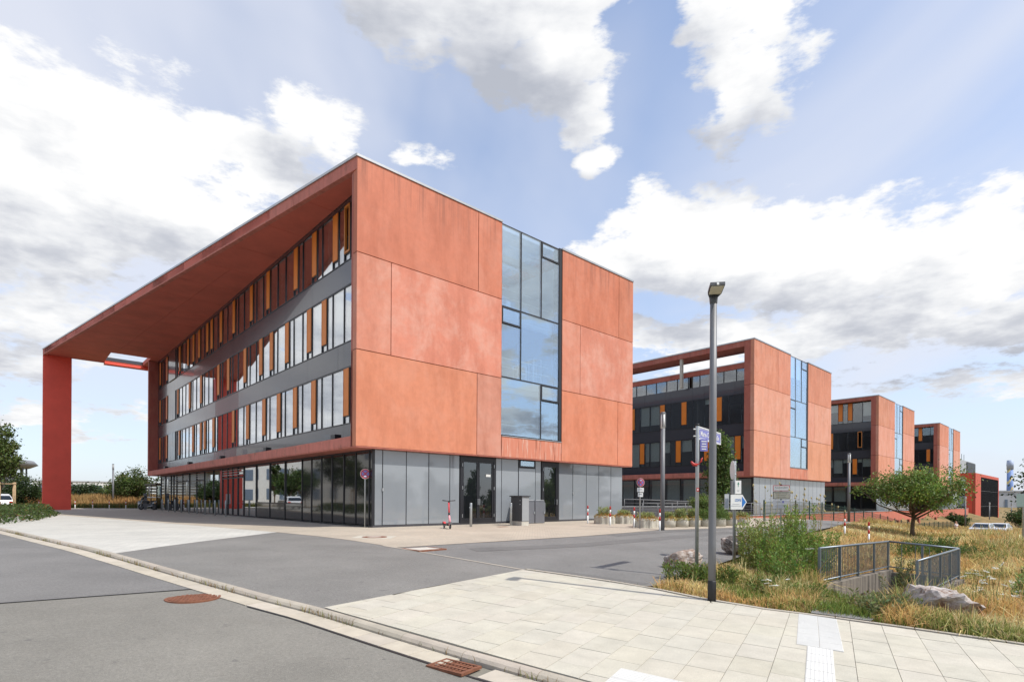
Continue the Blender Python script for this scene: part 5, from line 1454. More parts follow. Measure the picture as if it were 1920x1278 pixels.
def vnoise(x, y, s, seed=0):
    rng = np.random.default_rng(seed); T = rng.random((64, 64)); fx, fy = x * s, y * s; ix, iy = np.floor(fx).astype(int), np.floor(fy).astype(int); tx_, ty_ = fx - ix, fy - iy
    tx_ = tx_ * tx_ * (3 - 2 * tx_); ty_ = ty_ * ty_ * (3 - 2 * ty_); g = lambda a, b: T[a % 64, b % 64]
    return (g(ix, iy) * (1 - tx_) + g(ix + 1, iy) * tx_) * (1 - ty_) + (g(ix, iy + 1) * (1 - tx_) + g(ix + 1, iy + 1) * tx_) * ty_


PATH = [(4.8, 8.85), (5.5, 8.45), (7.97, 11.2), (6.93, 12.3)]


def meadow_ok(x, y, e=.10):
    ok = field_mask(x, y) > e; u, v = uv_of(x, y)
    ok &= ~((u > PIT_U[0] - .3) & (u < PIT_U[1] + .3) & (v > PIT_V[0] - .15) & (v < PIT_V[1] + .3))
    ok &= ~((u > -7.6) & (v > 18) & (v < 40)) & ~(u > -.7)
    px, py = np.array(PATH).T; c = np.ones_like(ok)
    for i in range(4):
        j = (i + 1) % 4; c &= ((px[j] - px[i]) * (y - py[i]) - (py[j] - py[i]) * (x - px[i])) > .12
    return ok & ~c


rng = np.random.default_rng(77)


def ground_z(x, y): fm_ = field_mask(x, y); return H(x, y) + bump_field(x, y) * sm(.3, 2.5, fm_) - .12 * (1 - sm(.02, .35, fm_))


def scatter(n, dmin, dmax):
    """points by distance within the visible wedge and a little beyond it"""
    d = dmin * (dmax / dmin) ** rng.random(n); a = rng.uniform(.20, .92, n); return d * np.sin(a), d * np.cos(a)


for nm, n, dmin, dmax in (('dry_grass', 210000, 8.5, 62),):
    x, y = scatter(n, dmin, dmax); k = meadow_ok(x, y) & (x < 48); x, y = x[k], y[k]
    g = vnoise(x, y, .55, 3) * .6 + vnoise(x, y, 1.7, 4) * .4; dist = np.hypot(x, y)
    near = np.clip(field_mask(x, y) / 2.4, .12, 1)
    hg = (.16 + .42 * vnoise(x, y, .8, 5) + .12 * rng.random(len(x))) * (.32 + .68 * near) * np.where(dist > 22, 1.2, 1) * np.where(dist > 14, .38 + .62 * sm(3.5, 9, .8 * (x - 2.9) - .6 * (y - 11)), 1); wd = .0075 + .00085 * dist
    # some open, trampled or mown spots near the footway
    bare = (vnoise(x, y, .9, 9) > .60) & (dist < 19); hg = np.where(bare, hg * .38, hg); hg *= np.where(rng.random(len(x)) < .06, 1.5, 1)
    hg *= 1 - .72 * np.exp(-(((x - 7.25) / .8) ** 2 + ((y - 9.25) / .55) ** 2))
    t_ = np.clip((g - .34) / .32, 0, 1)[:, None]
    cA = np.array((.80, .61, .30)); cB = np.array((.66, .43, .17)); cG = np.array((.26, .28, .08))
    col = cA * t_ + cB * (1 - t_); col = np.where(((vnoise(x, y, .45, 12) > .66) & (rng.random(len(x)) < .5))[:, None], cG, col); k2 = rng.random(len(x)) < .05; col = np.where(k2[:, None], np.array((.20, .24, .07)), col)
    col = np.clip(col * (1 + .26 * rng.normal(size=(len(x), 1))) * (1 + .05 * rng.normal(size=(len(x), 3))), .02, .8)
    blades('dry_grass', x, y, ground_z(x, y) - .02, hg, wd, col, rng, .75, 'golden dry grass covering the meadow around the stair well')
d_ = rng.uniform(50, 125, 26000); a_ = rng.uniform(.55, .80, 26000); x, y = d_ * np.sin(a_), d_ * np.cos(a_); k = meadow_ok(x, y); x, y = x[k], y[k]
g = vnoise(x, y, .3, 61)[:, None]; col = np.clip((np.array((.72, .50, .22)) * g + np.array((.34, .33, .10)) * (1 - g)) * (1 + .22 * rng.normal(size=(len(x), 1))), .02, .8)
blades('dry_grass', x, y, H(x, y) - .05, rng.uniform(.25, .7, len(x)), .10 + 0 * x, col, rng, .5, 'dry grass slope falling away behind the round tree')
# short green turf on the path edges and along the footway
x, y = scatter(60000, 8.5, 17); k = field_mask(x, y) > .05; u, v = uv_of(x, y); k &= ~((u > PIT_U[0] - .05) & (u < PIT_U[1] + .05) & (v > PIT_V[0]) & (v < PIT_V[1] + .3)); x, y = x[k], y[k]; u, v = uv_of(x, y)
w_ = ((np.abs(v - 2.2 + .5 * (u + 16.5)) < .55) & (u > -18.2) & (u < -14.6) & (rng.random(len(x)) < .8)) | ((vnoise(x, y, 1.6, 23) > .58) & (rng.random(len(x)) < .35) & (np.hypot(x, y) < 14)) | ((vnoise(x, y, 1.1, 21) > .66) & (np.hypot(x, y) < 16)); x, y = x[w_], y[w_]
blades('green_turf', x, y, ground_z(x, y) - .01, rng.uniform(.07, .20, len(x)), .014 + 0 * x, green(rng, len(x), (.19, .24, .05), .4), rng, .5, 'short green turf beside the stair well and footway')
# straw litter on the soil
# golden bank beyond the forecourt on the left
x = rng.uniform(-70, -30, 26000); y = rng.uniform(62.5, 74, 26000); k = (x / y > -.93) & (x / y < -.5); x, y = x[k], y[k]
g = vnoise(x, y, .35, 31)[:, None]; col = np.clip((np.array((.50, .27, .10)) * g + np.array((.40, .27, .11)) * (1 - g)) * (1 + .2 * rng.normal(size=(len(x), 1))), .02, .7)
blades('dry_grass', x, y, H(x, y) - .1, (.5 + 1.3 * sm(62.5, 67, y) * (.6 + .5 * vnoise(x, y, .4, 33))) * rng.uniform(.7, 1.1, len(x)), .07 + 0 * x, col, rng, .3, 'tall reddish dry grass bank behind the forecourt kerb')
# green verge at its foot
x = rng.uniform(-66, -34, 9000); y = rng.uniform(61.2, 63.5, 9000); blades('green_verge', x, y, H(x, y) - .05, rng.uniform(.2, .7, len(x)), .05 + 0 * x, green(rng, len(x), (.10, .12, .03), .4, .2), rng, .4, 'green weeds at the foot of the dry grass bank')


# tufts in the kerb joints and along the footway edge
bx_, by_ = [], []
for line, dens_, sp2 in ((offset_line(KB[1:-1], .155 * KSIGN), 30, .012), ([(.32, 12.2), (1.36, 11.56), (2.5, 10.74), (3.44, 9.64), (5.23, 8.52), (6.87, 7.47)], 55, .03)):
    L2 = resample(line, .02)
    for p in L2:
        if rng.random() < dens_ * .02 * (.2 + 1.6 * float(vnoise(np.array([p[0]]), np.array([p[1]]), 1.3, 55)[0] > .6)): bx_.append(p[0] + rng.normal() * sp2); by_.append(p[1] + rng.normal() * sp2)
x, y = np.array(bx_), np.array(by_); blades('joint_weeds', x, y, H(x, y) - .05, rng.uniform(.05, .11, len(x)), .008 + 0 * x, green(rng, len(x), (.20, .19, .06), .4, .5), rng, .6, 'tiny weeds and straw in the kerb joints')


def weed(loc, h, n, label, seed, kind='leafy', group=None, base=(.085, .135, .028), rad_=.25):
    rg = np.random.default_rng(seed); t = thing('tall_weed' if kind != 'umbel' else 'wild_carrot', loc, 0, label, 'weed' if kind != 'umbel' else 'wild flower', group); mb = MB(); LP = []; LD = []; FL = []
    for s in range(n):
        a = rg.uniform(0, 6.28); r = rad_ * math.sqrt(rg.random()); b0 = Vector((r * math.cos(a), r * math.sin(a), -.05)); hh = h * rg.uniform(.65, 1.05); tip = Vector((b0.x * 1.5 + rg.normal() * .09, b0.y * 1.5 + rg.normal() * .09, hh)); mid = b0.lerp(tip, .5) + Vector((rg.normal() * .03, rg.normal() * .03, 0))
        mb.tube([b0, mid, tip], [.007, .005, .003], 5, False)
        m_ = int((46 if kind == 'leafy' else 9) * hh / 1.2) + 4
        for q in np.linspace(.10, 1.0, m_):
            p = b0.lerp(mid, q * 2) if q < .5 else mid.lerp(tip, q * 2 - 1); aa = rg.uniform(0, 6.28)
            nb = 3 if kind == 'leafy' else 1
            for _ in range(nb): aa += 2.1; LP.append(p + Vector((math.cos(aa), math.sin(aa), 0)) * rg.uniform(0, .05)); LD.append((math.cos(aa), math.sin(aa), .5 + .6 * q))
        if kind == 'umbel': FL.append(tip)
        if kind == 'teasel': FL.append(tip)
    mb.build('stems', mat('weed_stem', (.13, .15, .05), .8) if kind != 'teasel' else mat('dry_stem', (.34, .27, .13), .8), t)
    LP = np.array(LP); LD = np.array(LD); dry = .06 if kind == 'leafy' else .25
    base = tuple(1.6 * q for q in base)
    V, F, C_ = leaves(LP, rg.uniform(.045, .095, len(LP)) * (1.0 if kind == 'leafy' else .8), rg, green(rg, len(LP), base, .4, dry), .0, .36, LD); np_mesh('leaves', V, F, C_, M_LEAF, t)
    if FL:
        for p in FL:
            if kind == 'umbel':
                R_ = Matrix.Rotation(rg.normal() * .25, 3, 'X') @ Matrix.Rotation(rg.normal() * .25, 3, 'Y'); mb = MB()
                for j in range(26): q = math.sqrt(rg.random()) * .055; a = rg.uniform(0, 6.28); mb.box(p + R_ @ Vector((q * math.cos(a), q * math.sin(a), .012)), (.014, .014, .006))
                mb.build('flower_head', mat('umbel_white', (.72, .72, .64), .8), t)
            else: MB().lathe([(.004, -.01), (.022, .01), (.025, .035), (.017, .065), (.002, .08)], 8, p).build('seed_head', mat('teasel_head', (.44, .36, .18), .9), t, True)
    return t


# green clump left of the railing
spots = [(6.2, 12.9, 1.25), (6.0, 13.5, 1.45), (6.6, 13.9, 1.5), (7.1, 13.3, 1.25), (6.9, 14.6, 1.55), (7.5, 14.3, 1.45), (7.7, 15.1, 1.6), (6.3, 14.4, 1.35), (6.7, 13.2, 1.0), (6.3, 12.5, .85), (7.5, 14.0, 1.1), (5.9, 12.1, .75), (8.3, 14.8, 1.3), (8.0, 15.9, 1.5), (7.2, 15.6, 1.5)]
for i, (x, y, h) in enumerate(spots): weed((x, y, Hf(x, y)), h * [.68, 1.0, .8, .92, .58][i % 5], 14, 'leafy green weed in the dense clump beside the stair well railing', 100 + i, 'leafy', 'green weeds beside the stair well', [(.13, .19, .036), (.15, .18, .045), (.105, .17, .036)][i % 3], .30)
for i, (x, y, h) in enumerate(((3.5, 11.7, .36), (3.72, 11.35, .34), (3.95, 11.6, .36), (4.45, 11.5, .36), (5.0, 11.0, .36), (5.6, 10.6, .34))): weed((x, y, Hf(x, y)), h, 14, 'short leafy weed at the foot of the street name pole', 140 + i, 'leafy', 'short weeds at the yard edge', (.085, .12, .026), .22)
for i, (x, y, h) in enumerate(((6.0, 9.1, .36), (6.2, 9.4, .36), (5.85, 8.85, .30), (6.65, 9.7, .34))): weed((x, y, Hf(x, y)), h, 14, 'grey green bushy weed between path and boulder', 150 + i, 'leafy', 'weeds between path and boulder', (.12, .135, .055), .25)
for i, (x, y, h) in enumerate(((7.3, 15.9, 2.0), (8.0, 16.6, 2.1), (8.7, 17.2, 2.1), (9.3, 17.6, 1.95), (10.0, 18.4, 2.0), (10.8, 19.0, 1.9), (8.3, 15.6, 1.9))): weed((x, y, Hf(x, y)), h, 5, 'tall pale teasel with dry seed heads behind the green clump', 160 + i, 'teasel', 'teasels behind the green clump', (.20, .20, .06), .3)
for i, (x, y, h) in enumerate(((9.2, 11.2, .85), (9.6, 10.8, .8), (9.9, 11.6, .9), (9.0, 10.5, .6), (8.9, 10.0, .5), (9.7, 10.2, .6), (5.2, 10.7, .35), (4.9, 10.3, .3), (6.6, 12.6, .8))): weed((x, y, Hf(x, y)), h, 6 if i < 6 else 3, 'white flowering wild carrot in the meadow', 180 + i, 'umbel', 'wild carrots in the meadow', (.13, .16, .05), .28)
for i, (x, y, h) in enumerate(((9.5, 10.3, .9), (9.9, 10.0, .95), (10.2, 10.8, 1.0), (10.0, 9.4, .7), (9.1, 9.3, .45), (9.6, 9.1, .4))): weed((x, y, Hf(x, y)), h, 8, 'upright pale green weed among the wild carrots', 200 + i, 'leafy', 'pale weeds among the wild carrots', (.13, .17, .05), .2)
weed((9.15, 13.0, Hf(9.1, 13.0) - .8), 1.6, 10, 'grey green weed growing up out of the stair well', 220, 'leafy', None, (.12, .13, .06), .2)
for i, (x, y, h) in enumerate(((15.5, 20.5, .7), (16.1, 21.0, .75), (14.8, 20.2, .6), (17.0, 21.4, .5), (17.8, 21.6, .4))): weed((x, y, Hf(x, y)), h, 26, 'dark green bramble behind the stair well', 230 + i, 'leafy', 'brambles behind the stair well', (.06, .105, .022), .6)

# concrete planters with sedum
M_PLANT = mat('planter_concrete', (.48, .45, .38), .9, var=.22, vscale=4, bump=.4, bscale=25)
pl_spots = [(4.85, 28.7, .50, 'big'), (5.95, 29.2, .46, 'big'), (6.3, 25.9, .55, 'big'), (7.5, 26.5, .36, 'tuft'), (8.25, 26.95, .37, 'tuft'), (9.0, 27.4, .36, 'tuft'), (9.75, 27.9, .37, 'bush'), (10.6, 28.4, .40, 'bush'), (11.5, 29.1, .36, 'low'), (12.4, 29.8, .38, 'low')]
PLAB = ['wide scalloped concrete planter closest to the grey cladding, with a green tuft', 'wide scalloped concrete planter behind the second guard post, against the ramp railing', 'widest scalloped concrete planter beside the no stopping sign with plates', 'round concrete planter right beside the column light', 'second round concrete planter from the column light', 'third round concrete planter from the column light']
for i, (x, y, r, kind) in enumerate(pl_spots):
    z = Hf(x, y); rg = np.random.default_rng(300 + i)
    lab = PLAB[i] if i < 6 else {'big': 'wide scalloped concrete planter by the grey cladding', 'tuft': 'round concrete planter behind the column light', 'bush': 'round concrete planter below the green bushes', 'low': 'round concrete planter at the end of the planter row'}[kind]
    t = thing('planter', (x, y, z), TH, lab, 'planter', 'concrete planters')
    mb = MB()
    if kind == 'big':
        for k in range(9): a = k / 9 * 6.283; mb.lathe([(.17, 0), (.17, .40), (.15, .42), (.0001, .42)], 10, (r * .78 * math.cos(a), r * .78 * math.sin(a), -.05))
    mb.lathe([(r, -.05), (r, .40), (r - .015, .42), (r - .06, .42), (r - .06, .36), (.0001, .36)], 26); mb.build('bowl', M_PLANT, t, kind != 'big'); MB().lathe([(r - .062, .30), (r - .062, .385), (.0001, .40)], 20).build('soil', M_SOIL, t)
    n = 2600 if kind != 'bush' else 3600
    p = rg.normal(size=(n, 3)); p /= np.linalg.norm(p, axis=1, keepdims=True); p *= (rg.random(n) ** .35)[:, None]
    rr3 = r * (1.12 if kind != 'bush' else 1.5); p = p * np.array([rr3, rr3, .20 if kind != 'bush' else .55]); p[:, 2] = np.abs(p[:, 2]) * (1 + .35 * np.sin(p[:, 0] * 14 + i) * np.cos(p[:, 1] * 12)) + .34
    if kind == 'bush': c = green(rg, n, (.13, .19, .045), .35)
    else: c = np.where((rg.random((n, 1)) < (.75 if kind in ('big', 'low') else .45)), np.array((.66, .27, .08)), np.array((.36, .38, .12))) * (1 + .25 * rg.normal(size=(n, 1)))
    V, F, C_ = leaves(p, rg.uniform(.04, .08, n), rg, np.clip(c, .01, .5), -.3); s_ = thing('sedum' if kind != 'bush' else 'shrub', (x, y, z), 0, {'big': 'rust brown sedum mound spilling over a wide planter', 'tuft': 'brown and green sedum mound in a round planter', 'bush': 'leafy green shrub growing from a round planter', 'low': 'rust brown sedum in the last planters of the row'}[kind], 'plant', 'plants in the planters'); np_mesh('foliage', V, F, C_, M_LEAF, s_)
    m_ = {'big': 500, 'tuft': 900, 'bush': 200, 'low': 250}[kind]
    a = rg.uniform(0, 6.28, m_); q = np.sqrt(rg.random(m_)) * r * .7; P = np.stack([q * np.cos(a), q * np.sin(a), .38 + rg.random(m_) * (.42 if i in (0, 4, 5) else .25)], 1)
    V, F, C_ = leaves(P, rg.uniform(.08, .18, m_), rg, green(rg, m_, (.32, .36, .14), .35), -1.2, .2); np_mesh('tufts', V, F, C_, M_LEAF, s_)
# shrub between planters and pine
tree('bush', (10.35, 29.3, Hf(10.35, 29.3)), 1.7, .2, .95, .75, 'rounded feathery green bush behind the planters', 'bush', 61, 50, 120, .10, (.095, .13, .035), r0=.03)

# planted bed with staked tree on the left
rg = np.random.default_rng(400); n = 14000
hx = rg.uniform(-40, -21.5, n * 3); hy = rg.uniform(22.5, 38, n * 3); HP = np.array([(-21.6, 22.9), (-24.05, 28.0), (-30.5, 37.5), (-40, 37), (-34, 24.5)])
k = np.ones(len(hx), bool); edge = np.full(len(hx), 9.0)
for i in range(5):
    a, b_ = HP[i], HP[(i + 1) % 5]; e = b_ - a; dd_ = (e[0] * (hy - a[1]) - e[1] * (hx - a[0])) / np.hypot(*e); k &= dd_ > 0; edge = np.minimum(edge, dd_)
hx, hy, edge = hx[k], hy[k], edge[k]
edge = np.clip(edge / .5, .25, 1); hz = rg.random(len(hx)) ** .5 * (.62 + .18 * vnoise(hx, hy, 1.2, 41)) * edge
V, F, C_ = leaves(np.stack([hx, hy, hz], 1), rg.uniform(.08, .17, len(hx)), rg, green(rg, len(hx), (.07, .105, .026), .4, .04), -.5); hd_ = thing('hedge', (0, 0, 0), 0, 'low dark green planting bed around the staked street tree', 'hedge'); np_mesh('foliage', V, F, C_, M_LEAF, hd_)
st = thing('tree_stakes', (-30.7, 33.9, 0), .3, 'three wooden stakes with crossbars holding the young street tree', 'tree stakes')
for dx_, dy_ in ((-.38, -.2), (.38, -.2), (0, .45)): MB().tube([(dx_, dy_, -.2), (dx_, dy_, 2.1)], .05, 8).build('stake', M_WOOD, st, True)
for a_, b_ in (((-.45, -.2), (.45, -.2)), ((-.42, -.25), (.05, .5)), ((.42, -.25), (-.05, .5))): MB().tube([(*a_, 2.0), (*b_, 2.0)], .035, 6).build('crossbar', M_WOOD, st, True)


# ------------------------------------------------------------------ vehicles and people
def car(loc, rz, paint, label, group='parked cars', suv=False):
    t = thing('parked_car', loc, rz, label, 'car', group); m = mat('car_paint_%d' % round(sum(paint) * 1000), paint, .25, metal=.3, coat=.6)
    L, Wd, hb, hr = 4.3, 1.76, .92, 1.46 + (.16 if suv else 0)
    prof = [(-2.1, .34), (-2.15, .6), (-2.08, .86), (-1.75, .95), (-.9, 1.0), (1.55, 1.0), (2.05, .93), (2.14, .62), (2.1, .36), (1.66, .28), (1.62, .5), (1.45, .65), (1.15, .65), (.98, .5), (.94, .26), (-.94, .26), (-.98, .5), (-1.15, .65), (-1.45, .65), (-1.62, .5), (-1.66, .28)]
    o = MB().prism(prof, -Wd / 2, Wd / 2, XZ).build('body', m, t); bv = o.modifiers.new('bevel', 'BEVEL'); bv.width = .05; bv.segments = 3
    cab = [(-1.02, .98), (-.35, hr - .06), (.1, hr), (1.0, hr - .02), (1.5, hr - .12), (1.9, .97)]
    vs = []
    for s in (-1, 1):
        for i, (px, pz) in enumerate(cab): w = Wd / 2 * (.96 if pz < 1.1 else .78); vs.append((px, s * w, pz))
    n = len(cab); F = [tuple(range(n)), tuple(range(n, 2 * n))[::-1]] + [(i, n + i, n + (i + 1) % n, (i + 1) % n) for i in range(n)]
    o = mesh_obj('cabin', vs, F, m, t); bv = o.modifiers.new('bevel', 'BEVEL'); bv.width = .04; bv.segments = 2
    for s in (-1, 1):
        for q in (((-.86, 1.03), (-.33, hr - .12), (.22, hr - .09), (.22, 1.03)), ((.30, 1.03), (.30, hr - .09), (1.0, hr - .10), (1.42, hr - .2), (1.62, 1.05))):
            vv = []
            for px, pz in q: f_ = (pz - .98) / (hr - .98); w = Wd / 2 * (.96 + (.78 - .96) * min(1, f_ * 1.02)) + .008; vv.append((px, s * w, pz))
            mesh_obj('side_window', vv, [tuple(range(len(vv)))], M_BLACK if False else MATS['car_glass_solid'], t)
    for q in (((-1.0, 1.02), (-.40, hr - .09)), ((1.90, 1.02), (1.54, hr - .16))):
        (xa, za), (xb, zb) = q; sg = -1 if xa < 0 else 1
        mesh_obj('windscreen', [(xa + sg * .012, -.74, za), (xa + sg * .012, .74, za), (xb + sg * .012, .62, zb), (xb + sg * .012, -.62, zb)], [(0, 1, 2, 3)], MATS['car_glass_solid'], t)
    for px in (-1.3, 1.3):
        for s in (-1, 1):
            w = MB().torus((px, s * (Wd / 2 - .10), .31), .23, .09, XZ, 22, 8).build('wheel', M_TYRE, t, True); MB().lathe([(.19, -.03), (.17, .05), (.03, .06), (.0001, .06)], 16, (px, s * (Wd / 2 - .07), .31), Matrix.Rotation(rad(-90 * s), 3, 'X')).build('rim', M_STEEL, w, True)
    for s in (-1, 1):
        MB().box((-2.1, s * .62, .72), (.08, .34, .13)).build('headlight', M_WPAINT, t); MB().box((2.09, s * .66, .8), (.06, .26, .16)).build('tail_light', M_RED, t); MB().box((-.75, s * (Wd / 2 + .06), 1.02), (.1, .14, .10)).build('mirror', m, t)
    for sx in (-2.15, 2.15): MB().box((sx, 0, .5), (.03, .52, .11)).build('number_plate', M_WPAINT, t)
    return t


mat('car_glass_solid', (.015, .018, .020), .06, spec=.7)
car((53.6, 63.0, Hf(53.6, 63)), rad(40), (.62, .64, .66), 'silver car parked behind the dry meadow')
car((58.2, 66.0, Hf(58.2, 66)), rad(40), (.72, .72, .72), 'white car parked behind the silver one')
car((-42.2, 45.4, 0), rad(-40), (.70, .70, .70), 'white car partly hidden by the staked street tree')

# person crossing behind the meadow
px_, py_ = 46.2, 57.5
t = thing('person', (px_, py_, Hf(px_, py_)), rad(20), 'person in a white top walking behind the dry meadow with hands raised to the chest', 'person')


def skin(name, verts, edges, radii, m, parent, root=0):
    me = bpy.data.meshes.new(name); me.from_pydata(verts, edges, []); o = link(bpy.data.objects.new(name, me), parent)
    o.modifiers.new('skin', 'SKIN'); o.modifiers.new('sub', 'SUBSURF').levels = 2; o.modifiers['sub'].render_levels = 2
    for i, r in enumerate(radii): sv = me.skin_vertices[0].data[i]; sv.radius = r if hasattr(r, '__len__') else (r, r); sv.use_root = (i == root)
    me.materials.append(m); return o


M_SKIN = mat('skin', (.52, .30, .21), .6); M_SHIRT = mat('white_top', (.72, .68, .70), .8); M_TROUS = mat('dark_trousers', (.05, .055, .08), .8); M_HAIR = mat('brown_hair', (.16, .08, .04), .7)
bv_ = [(0, 0, .95), (0, 0, 1.15), (0, 0, 1.38), (0, 0, 1.47), (0, -.01, 1.56), (0, 0, 1.66), (.10, 0, .90), (.11, -.05, .50), (.12, .12, .10), (.12, -.02, .05), (-.10, 0, .90), (-.11, -.02, .50), (-.12, -.15, .10), (-.12, -.30, .05), (.17, 0, 1.38), (.22, .02, 1.12), (.10, -.20, 1.20), (.05, -.24, 1.24), (-.17, 0, 1.38), (-.22, .02, 1.12), (-.10, -.20, 1.20), (-.05, -.24, 1.24)]
be_ = [(0, 1), (1, 2), (2, 3), (3, 4), (4, 5), (0, 6), (6, 7), (7, 8), (8, 9), (0, 10), (10, 11), (11, 12), (12, 13), (2, 14), (14, 15), (15, 16), (16, 17), (2, 18), (18, 19), (19, 20), (20, 21)]
br_ = [(.14, .10), (.12, .09), (.15, .09), .055, .085, .075, .085, .06, .042, .035, .085, .06, .042, .035, .05, .042, .032, .028, .05, .042, .032, .028]
skin('body', bv_, be_, br_, M_SKIN, t)
skin('top', [(0, 0, .88), (0, 0, 1.15), (0, 0, 1.38), (0, 0, 1.44), (.17, 0, 1.38), (.215, .02, 1.16), (-.17, 0, 1.38), (-.215, .02, 1.16)], [(0, 1), (1, 2), (2, 3), (2, 4), (4, 5), (2, 6), (6, 7)], [(.18, .13), (.15, .115), (.17, .11), .07, .068, .062, .068, .062], M_SHIRT, t)
skin('trousers', [(0, 0, .98), (.10, 0, .90), (.11, -.05, .50), (.12, .10, .16), (-.10, 0, .90), (-.11, -.02, .50), (-.12, -.13, .16)], [(0, 1), (1, 2), (2, 3), (0, 4), (4, 5), (5, 6)], [(.15, .11), .10, .075, .06, .10, .075, .06], M_TROUS, t)
skin('hair', [(0, .03, 1.72), (0, .06, 1.62), (0, .07, 1.48)], [(0, 1), (1, 2)], [.08, .08, .05], M_HAIR, t)

# ------------------------------------------------------------------ far background
# blue chimney
M_CHIM = mat('chimney_blue', (.16, .26, .52), .6, build=lambda N, P, c, b: N.mix(N.sstep(N.m('ABSOLUTE', N.m('SUBTRACT', N.m('FRACT', N.m('MULTIPLY', N.m('ADD', N.node('ShaderNodeSeparateXYZ', {0: P}).outputs[2], N.m('MULTIPLY', N.m('ABSOLUTE', N.m('SUBTRACT', N.node('ShaderNodeSeparateXYZ', {0: P}).outputs[0], 360.0)), 2.6)), .125)), .5)), .16, .10), c, (.62, .50, .20)))
t = thing('chimney', (360, 400, -6), 0, 'tall blue chimney with yellow zigzag stripes beyond the trees', 'chimney')
MB().lathe([(2.1, 0), (1.75, 31), (.0001, 31)], 28).build('shaft', M_CHIM, t, True)
MB().lathe([(1.95, 31), (1.95, 33.4), (2.05, 33.5), (2.05, 34.4), (1.8, 37.6), (1.5, 37.6), (1.5, 36)], 28).build('crown_ring', mat('chimney_pale', (.38, .45, .60), .6), t, True)
t = thing('grey_hall', (226, 252, -5), rad(-12), 'pale grey industrial hall below the blue chimney', 'hall')
M_HALL = mat('hall_grey', (.42, .44, .47), .7, var=.04, vscale=.2); M_HALLD = mat('hall_dark', (.12, .16, .22), .5)
MB().box((0, 0, 5.5), (30, 20, 11)).build('wall', M_HALL, t); MB().box((0, 0, 11.2), (30.6, 20.6, .5)).build('roof_edge', M_HALL, t)
for k in range(5): MB().box((-11.5 + k * 5, -10.05, 4.5), (1.0, .2, 6)).build('window', M_HALLD, t)
# arena-like building on the left
t = thing('arena_building', (-174, 164, 0), rad(25), 'grey round roofed building with louvred facade behind the left trees', 'building')
MB().lathe([(24, 10.4), (26, 11.4), (25, 12.6), (14, 13.6), (.0001, 13.8)], 40).build('roof', mat('roof_metal', (.20, .205, .215), .6), t, True)
for k in range(20): a = k / 20 * 6.283; MB().tube([(23 * math.cos(a), 23 * math.sin(a), 0), (23 * math.cos(a), 23 * math.sin(a), 10.6)], .25, 6).build('column', M_STEEL, t, True)
for k in range(7): MB().torus((0, 0, 1.6 + k * .95), 22.5, .26, None, 40, 6).build('louvre', M_STEEL, t, True)
MB().lathe([(20, 0), (20, 10.4)], 32).build('inner_wall', M_WHITE, t, True)


def block(loc, rz, sz, label, floors=3, bays=8, m=None, mw=None):
    t = thing('white_building', loc, rz, label, 'building', 'white buildings around the campus'); w, d, h = sz
    MB().box((0, 0, h / 2 - .5), (w, d, h + 1)).build('wall', m or M_WHITE, t); MB().box((0, 0, h + .15), (w + .4, d + .4, .3)).build('roof', mw or M_HALL, t)
    for f in range(floors):
        for k in range(bays):
            z = (f + .55) * h / floors; xx = -w / 2 + (k + .5) * w / bays
            for s in (-1, 1):
                o = MB().box((xx, s * (d / 2 + .02), z), (w / bays * .5, .08, h / floors * .55)).build('window', M_HALLD, t)
    return t


block((-122, 168, 0), rad(35), (34, 14, 5.6), 'low white flat roofed building far behind the trees', 1, 6)
block((-54, 98, 0), rad(10), (9, 9, 7.5), 'white building seen past the end of the glass ground floor', 2, 4)
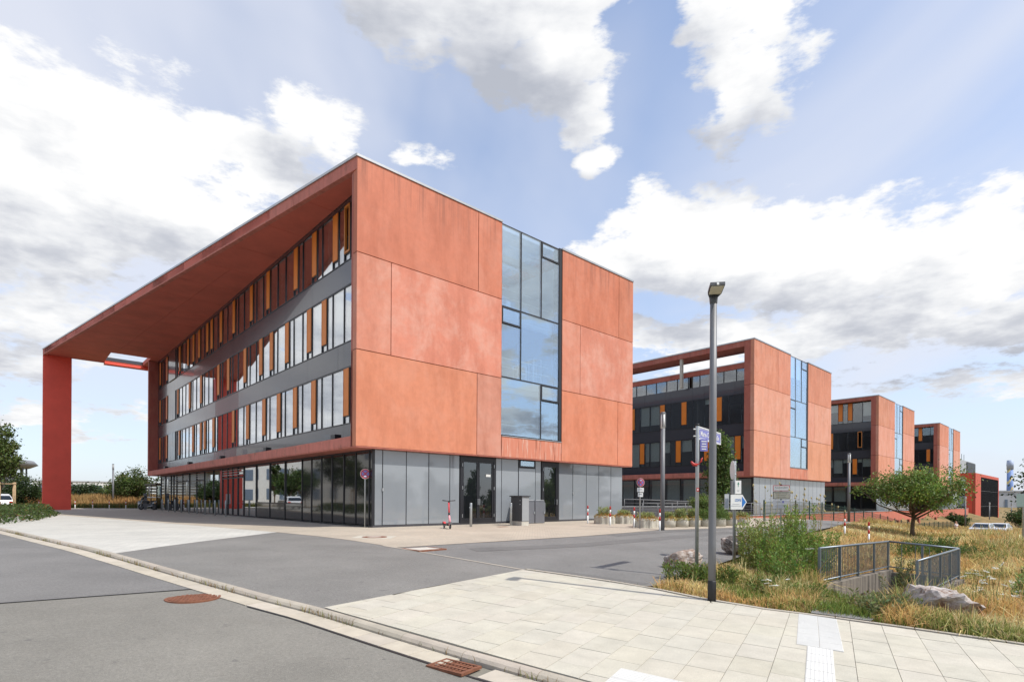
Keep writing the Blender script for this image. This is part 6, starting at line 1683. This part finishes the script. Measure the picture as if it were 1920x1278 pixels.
# across the plaza to the left: seen in the window reflections
block((-83, 52, 0), rad(96), (46, 14, 10.5), 'white three storey building across the plaza with dark upper band', 3, 14)
block((-66, -6, 0), rad(60), (30, 14, 9), 'white two storey building across the road', 2, 9)
for i, (x, y, h, r) in enumerate(((-56, 26, 8.5, 1.9), (-58, 34, 6.0, 2.4), (-52, 20, 6.2, 2.4), (-60, 43, 5.5, 2.2), (-49, 12, 7.0, 2.6), (-63, 54, 6.0, 2.6), (-56, 52.6, 5.0, 1.9), (-60.5, 57, 7.5, 1.5), (-54.5, 49.4, 4.6, 2.0))):
    tree('street_tree', (x, y, 0), h, 1.8, r, (h - 1.8) * .5, 'street tree in the row across the plaza', seed=70 + i, clumps=45, per=80, leaf=.28, base=(.05, .08, .02), r0=.1, group='trees across the plaza', top=.6 if i in (0, 7) else 0)
for i in range(6):
    car((-42 - i * .6, 8 + i * 5.4, 0), rad(5), [(.05, .05, .055), (.6, .6, .62), (.08, .09, .12), (.5, .05, .04), (.35, .36, .38), (.02, .02, .02)][i], ['black', 'silver', 'dark blue', 'red', 'grey', 'glossy black'][i] + ' car in the parking row across the plaza')
# to the right of the camera: seen in the grey cladding
for i, (x, y, h, r) in enumerate(((45, 16, 5.0, 2.4), (47, 20, 7.6, 1.5), (46, 23.5, 4.8, 2.4), (50, 27, 5.2, 2.6), (51, 31, 8.2, 1.5), (54, 35, 5.0, 2.6), (49, 13, 8.0, 1.6), (58, 40, 5.4, 2.8))):
    tree('broadleaf_tree', (x, y, Hf(x, y)), h, .6, r, (h - .6) * .5, 'tree in the row right of the meadow', seed=190 + i, clumps=45, per=70, leaf=.30, base=(.05, .08, .022), r0=.1, group='trees in the row right of the meadow', top=.7 if h > 7 else 0)
for i, (x, y, h, r) in enumerate(((42, 3, 9, 2.0), (46, 9, 5.5, 3.0), (48, -3, 6, 3.2), (40, -8, 10.5, 1.8), (52, 15, 5.2, 3.2), (45, -14, 6, 3.4), (56, 4, 6.5, 3.4))):
    tree('broadleaf_tree', (x, y, Hf(x, y)), h, .8, r, (h - .8) * .5, 'tree in the belt on the far side of the meadow', seed=90 + i, clumps=45, per=80, leaf=.30, base=(.045, .075, .02), r0=.1, group='trees of the far belt', top=.7 if h > 8 else 0)
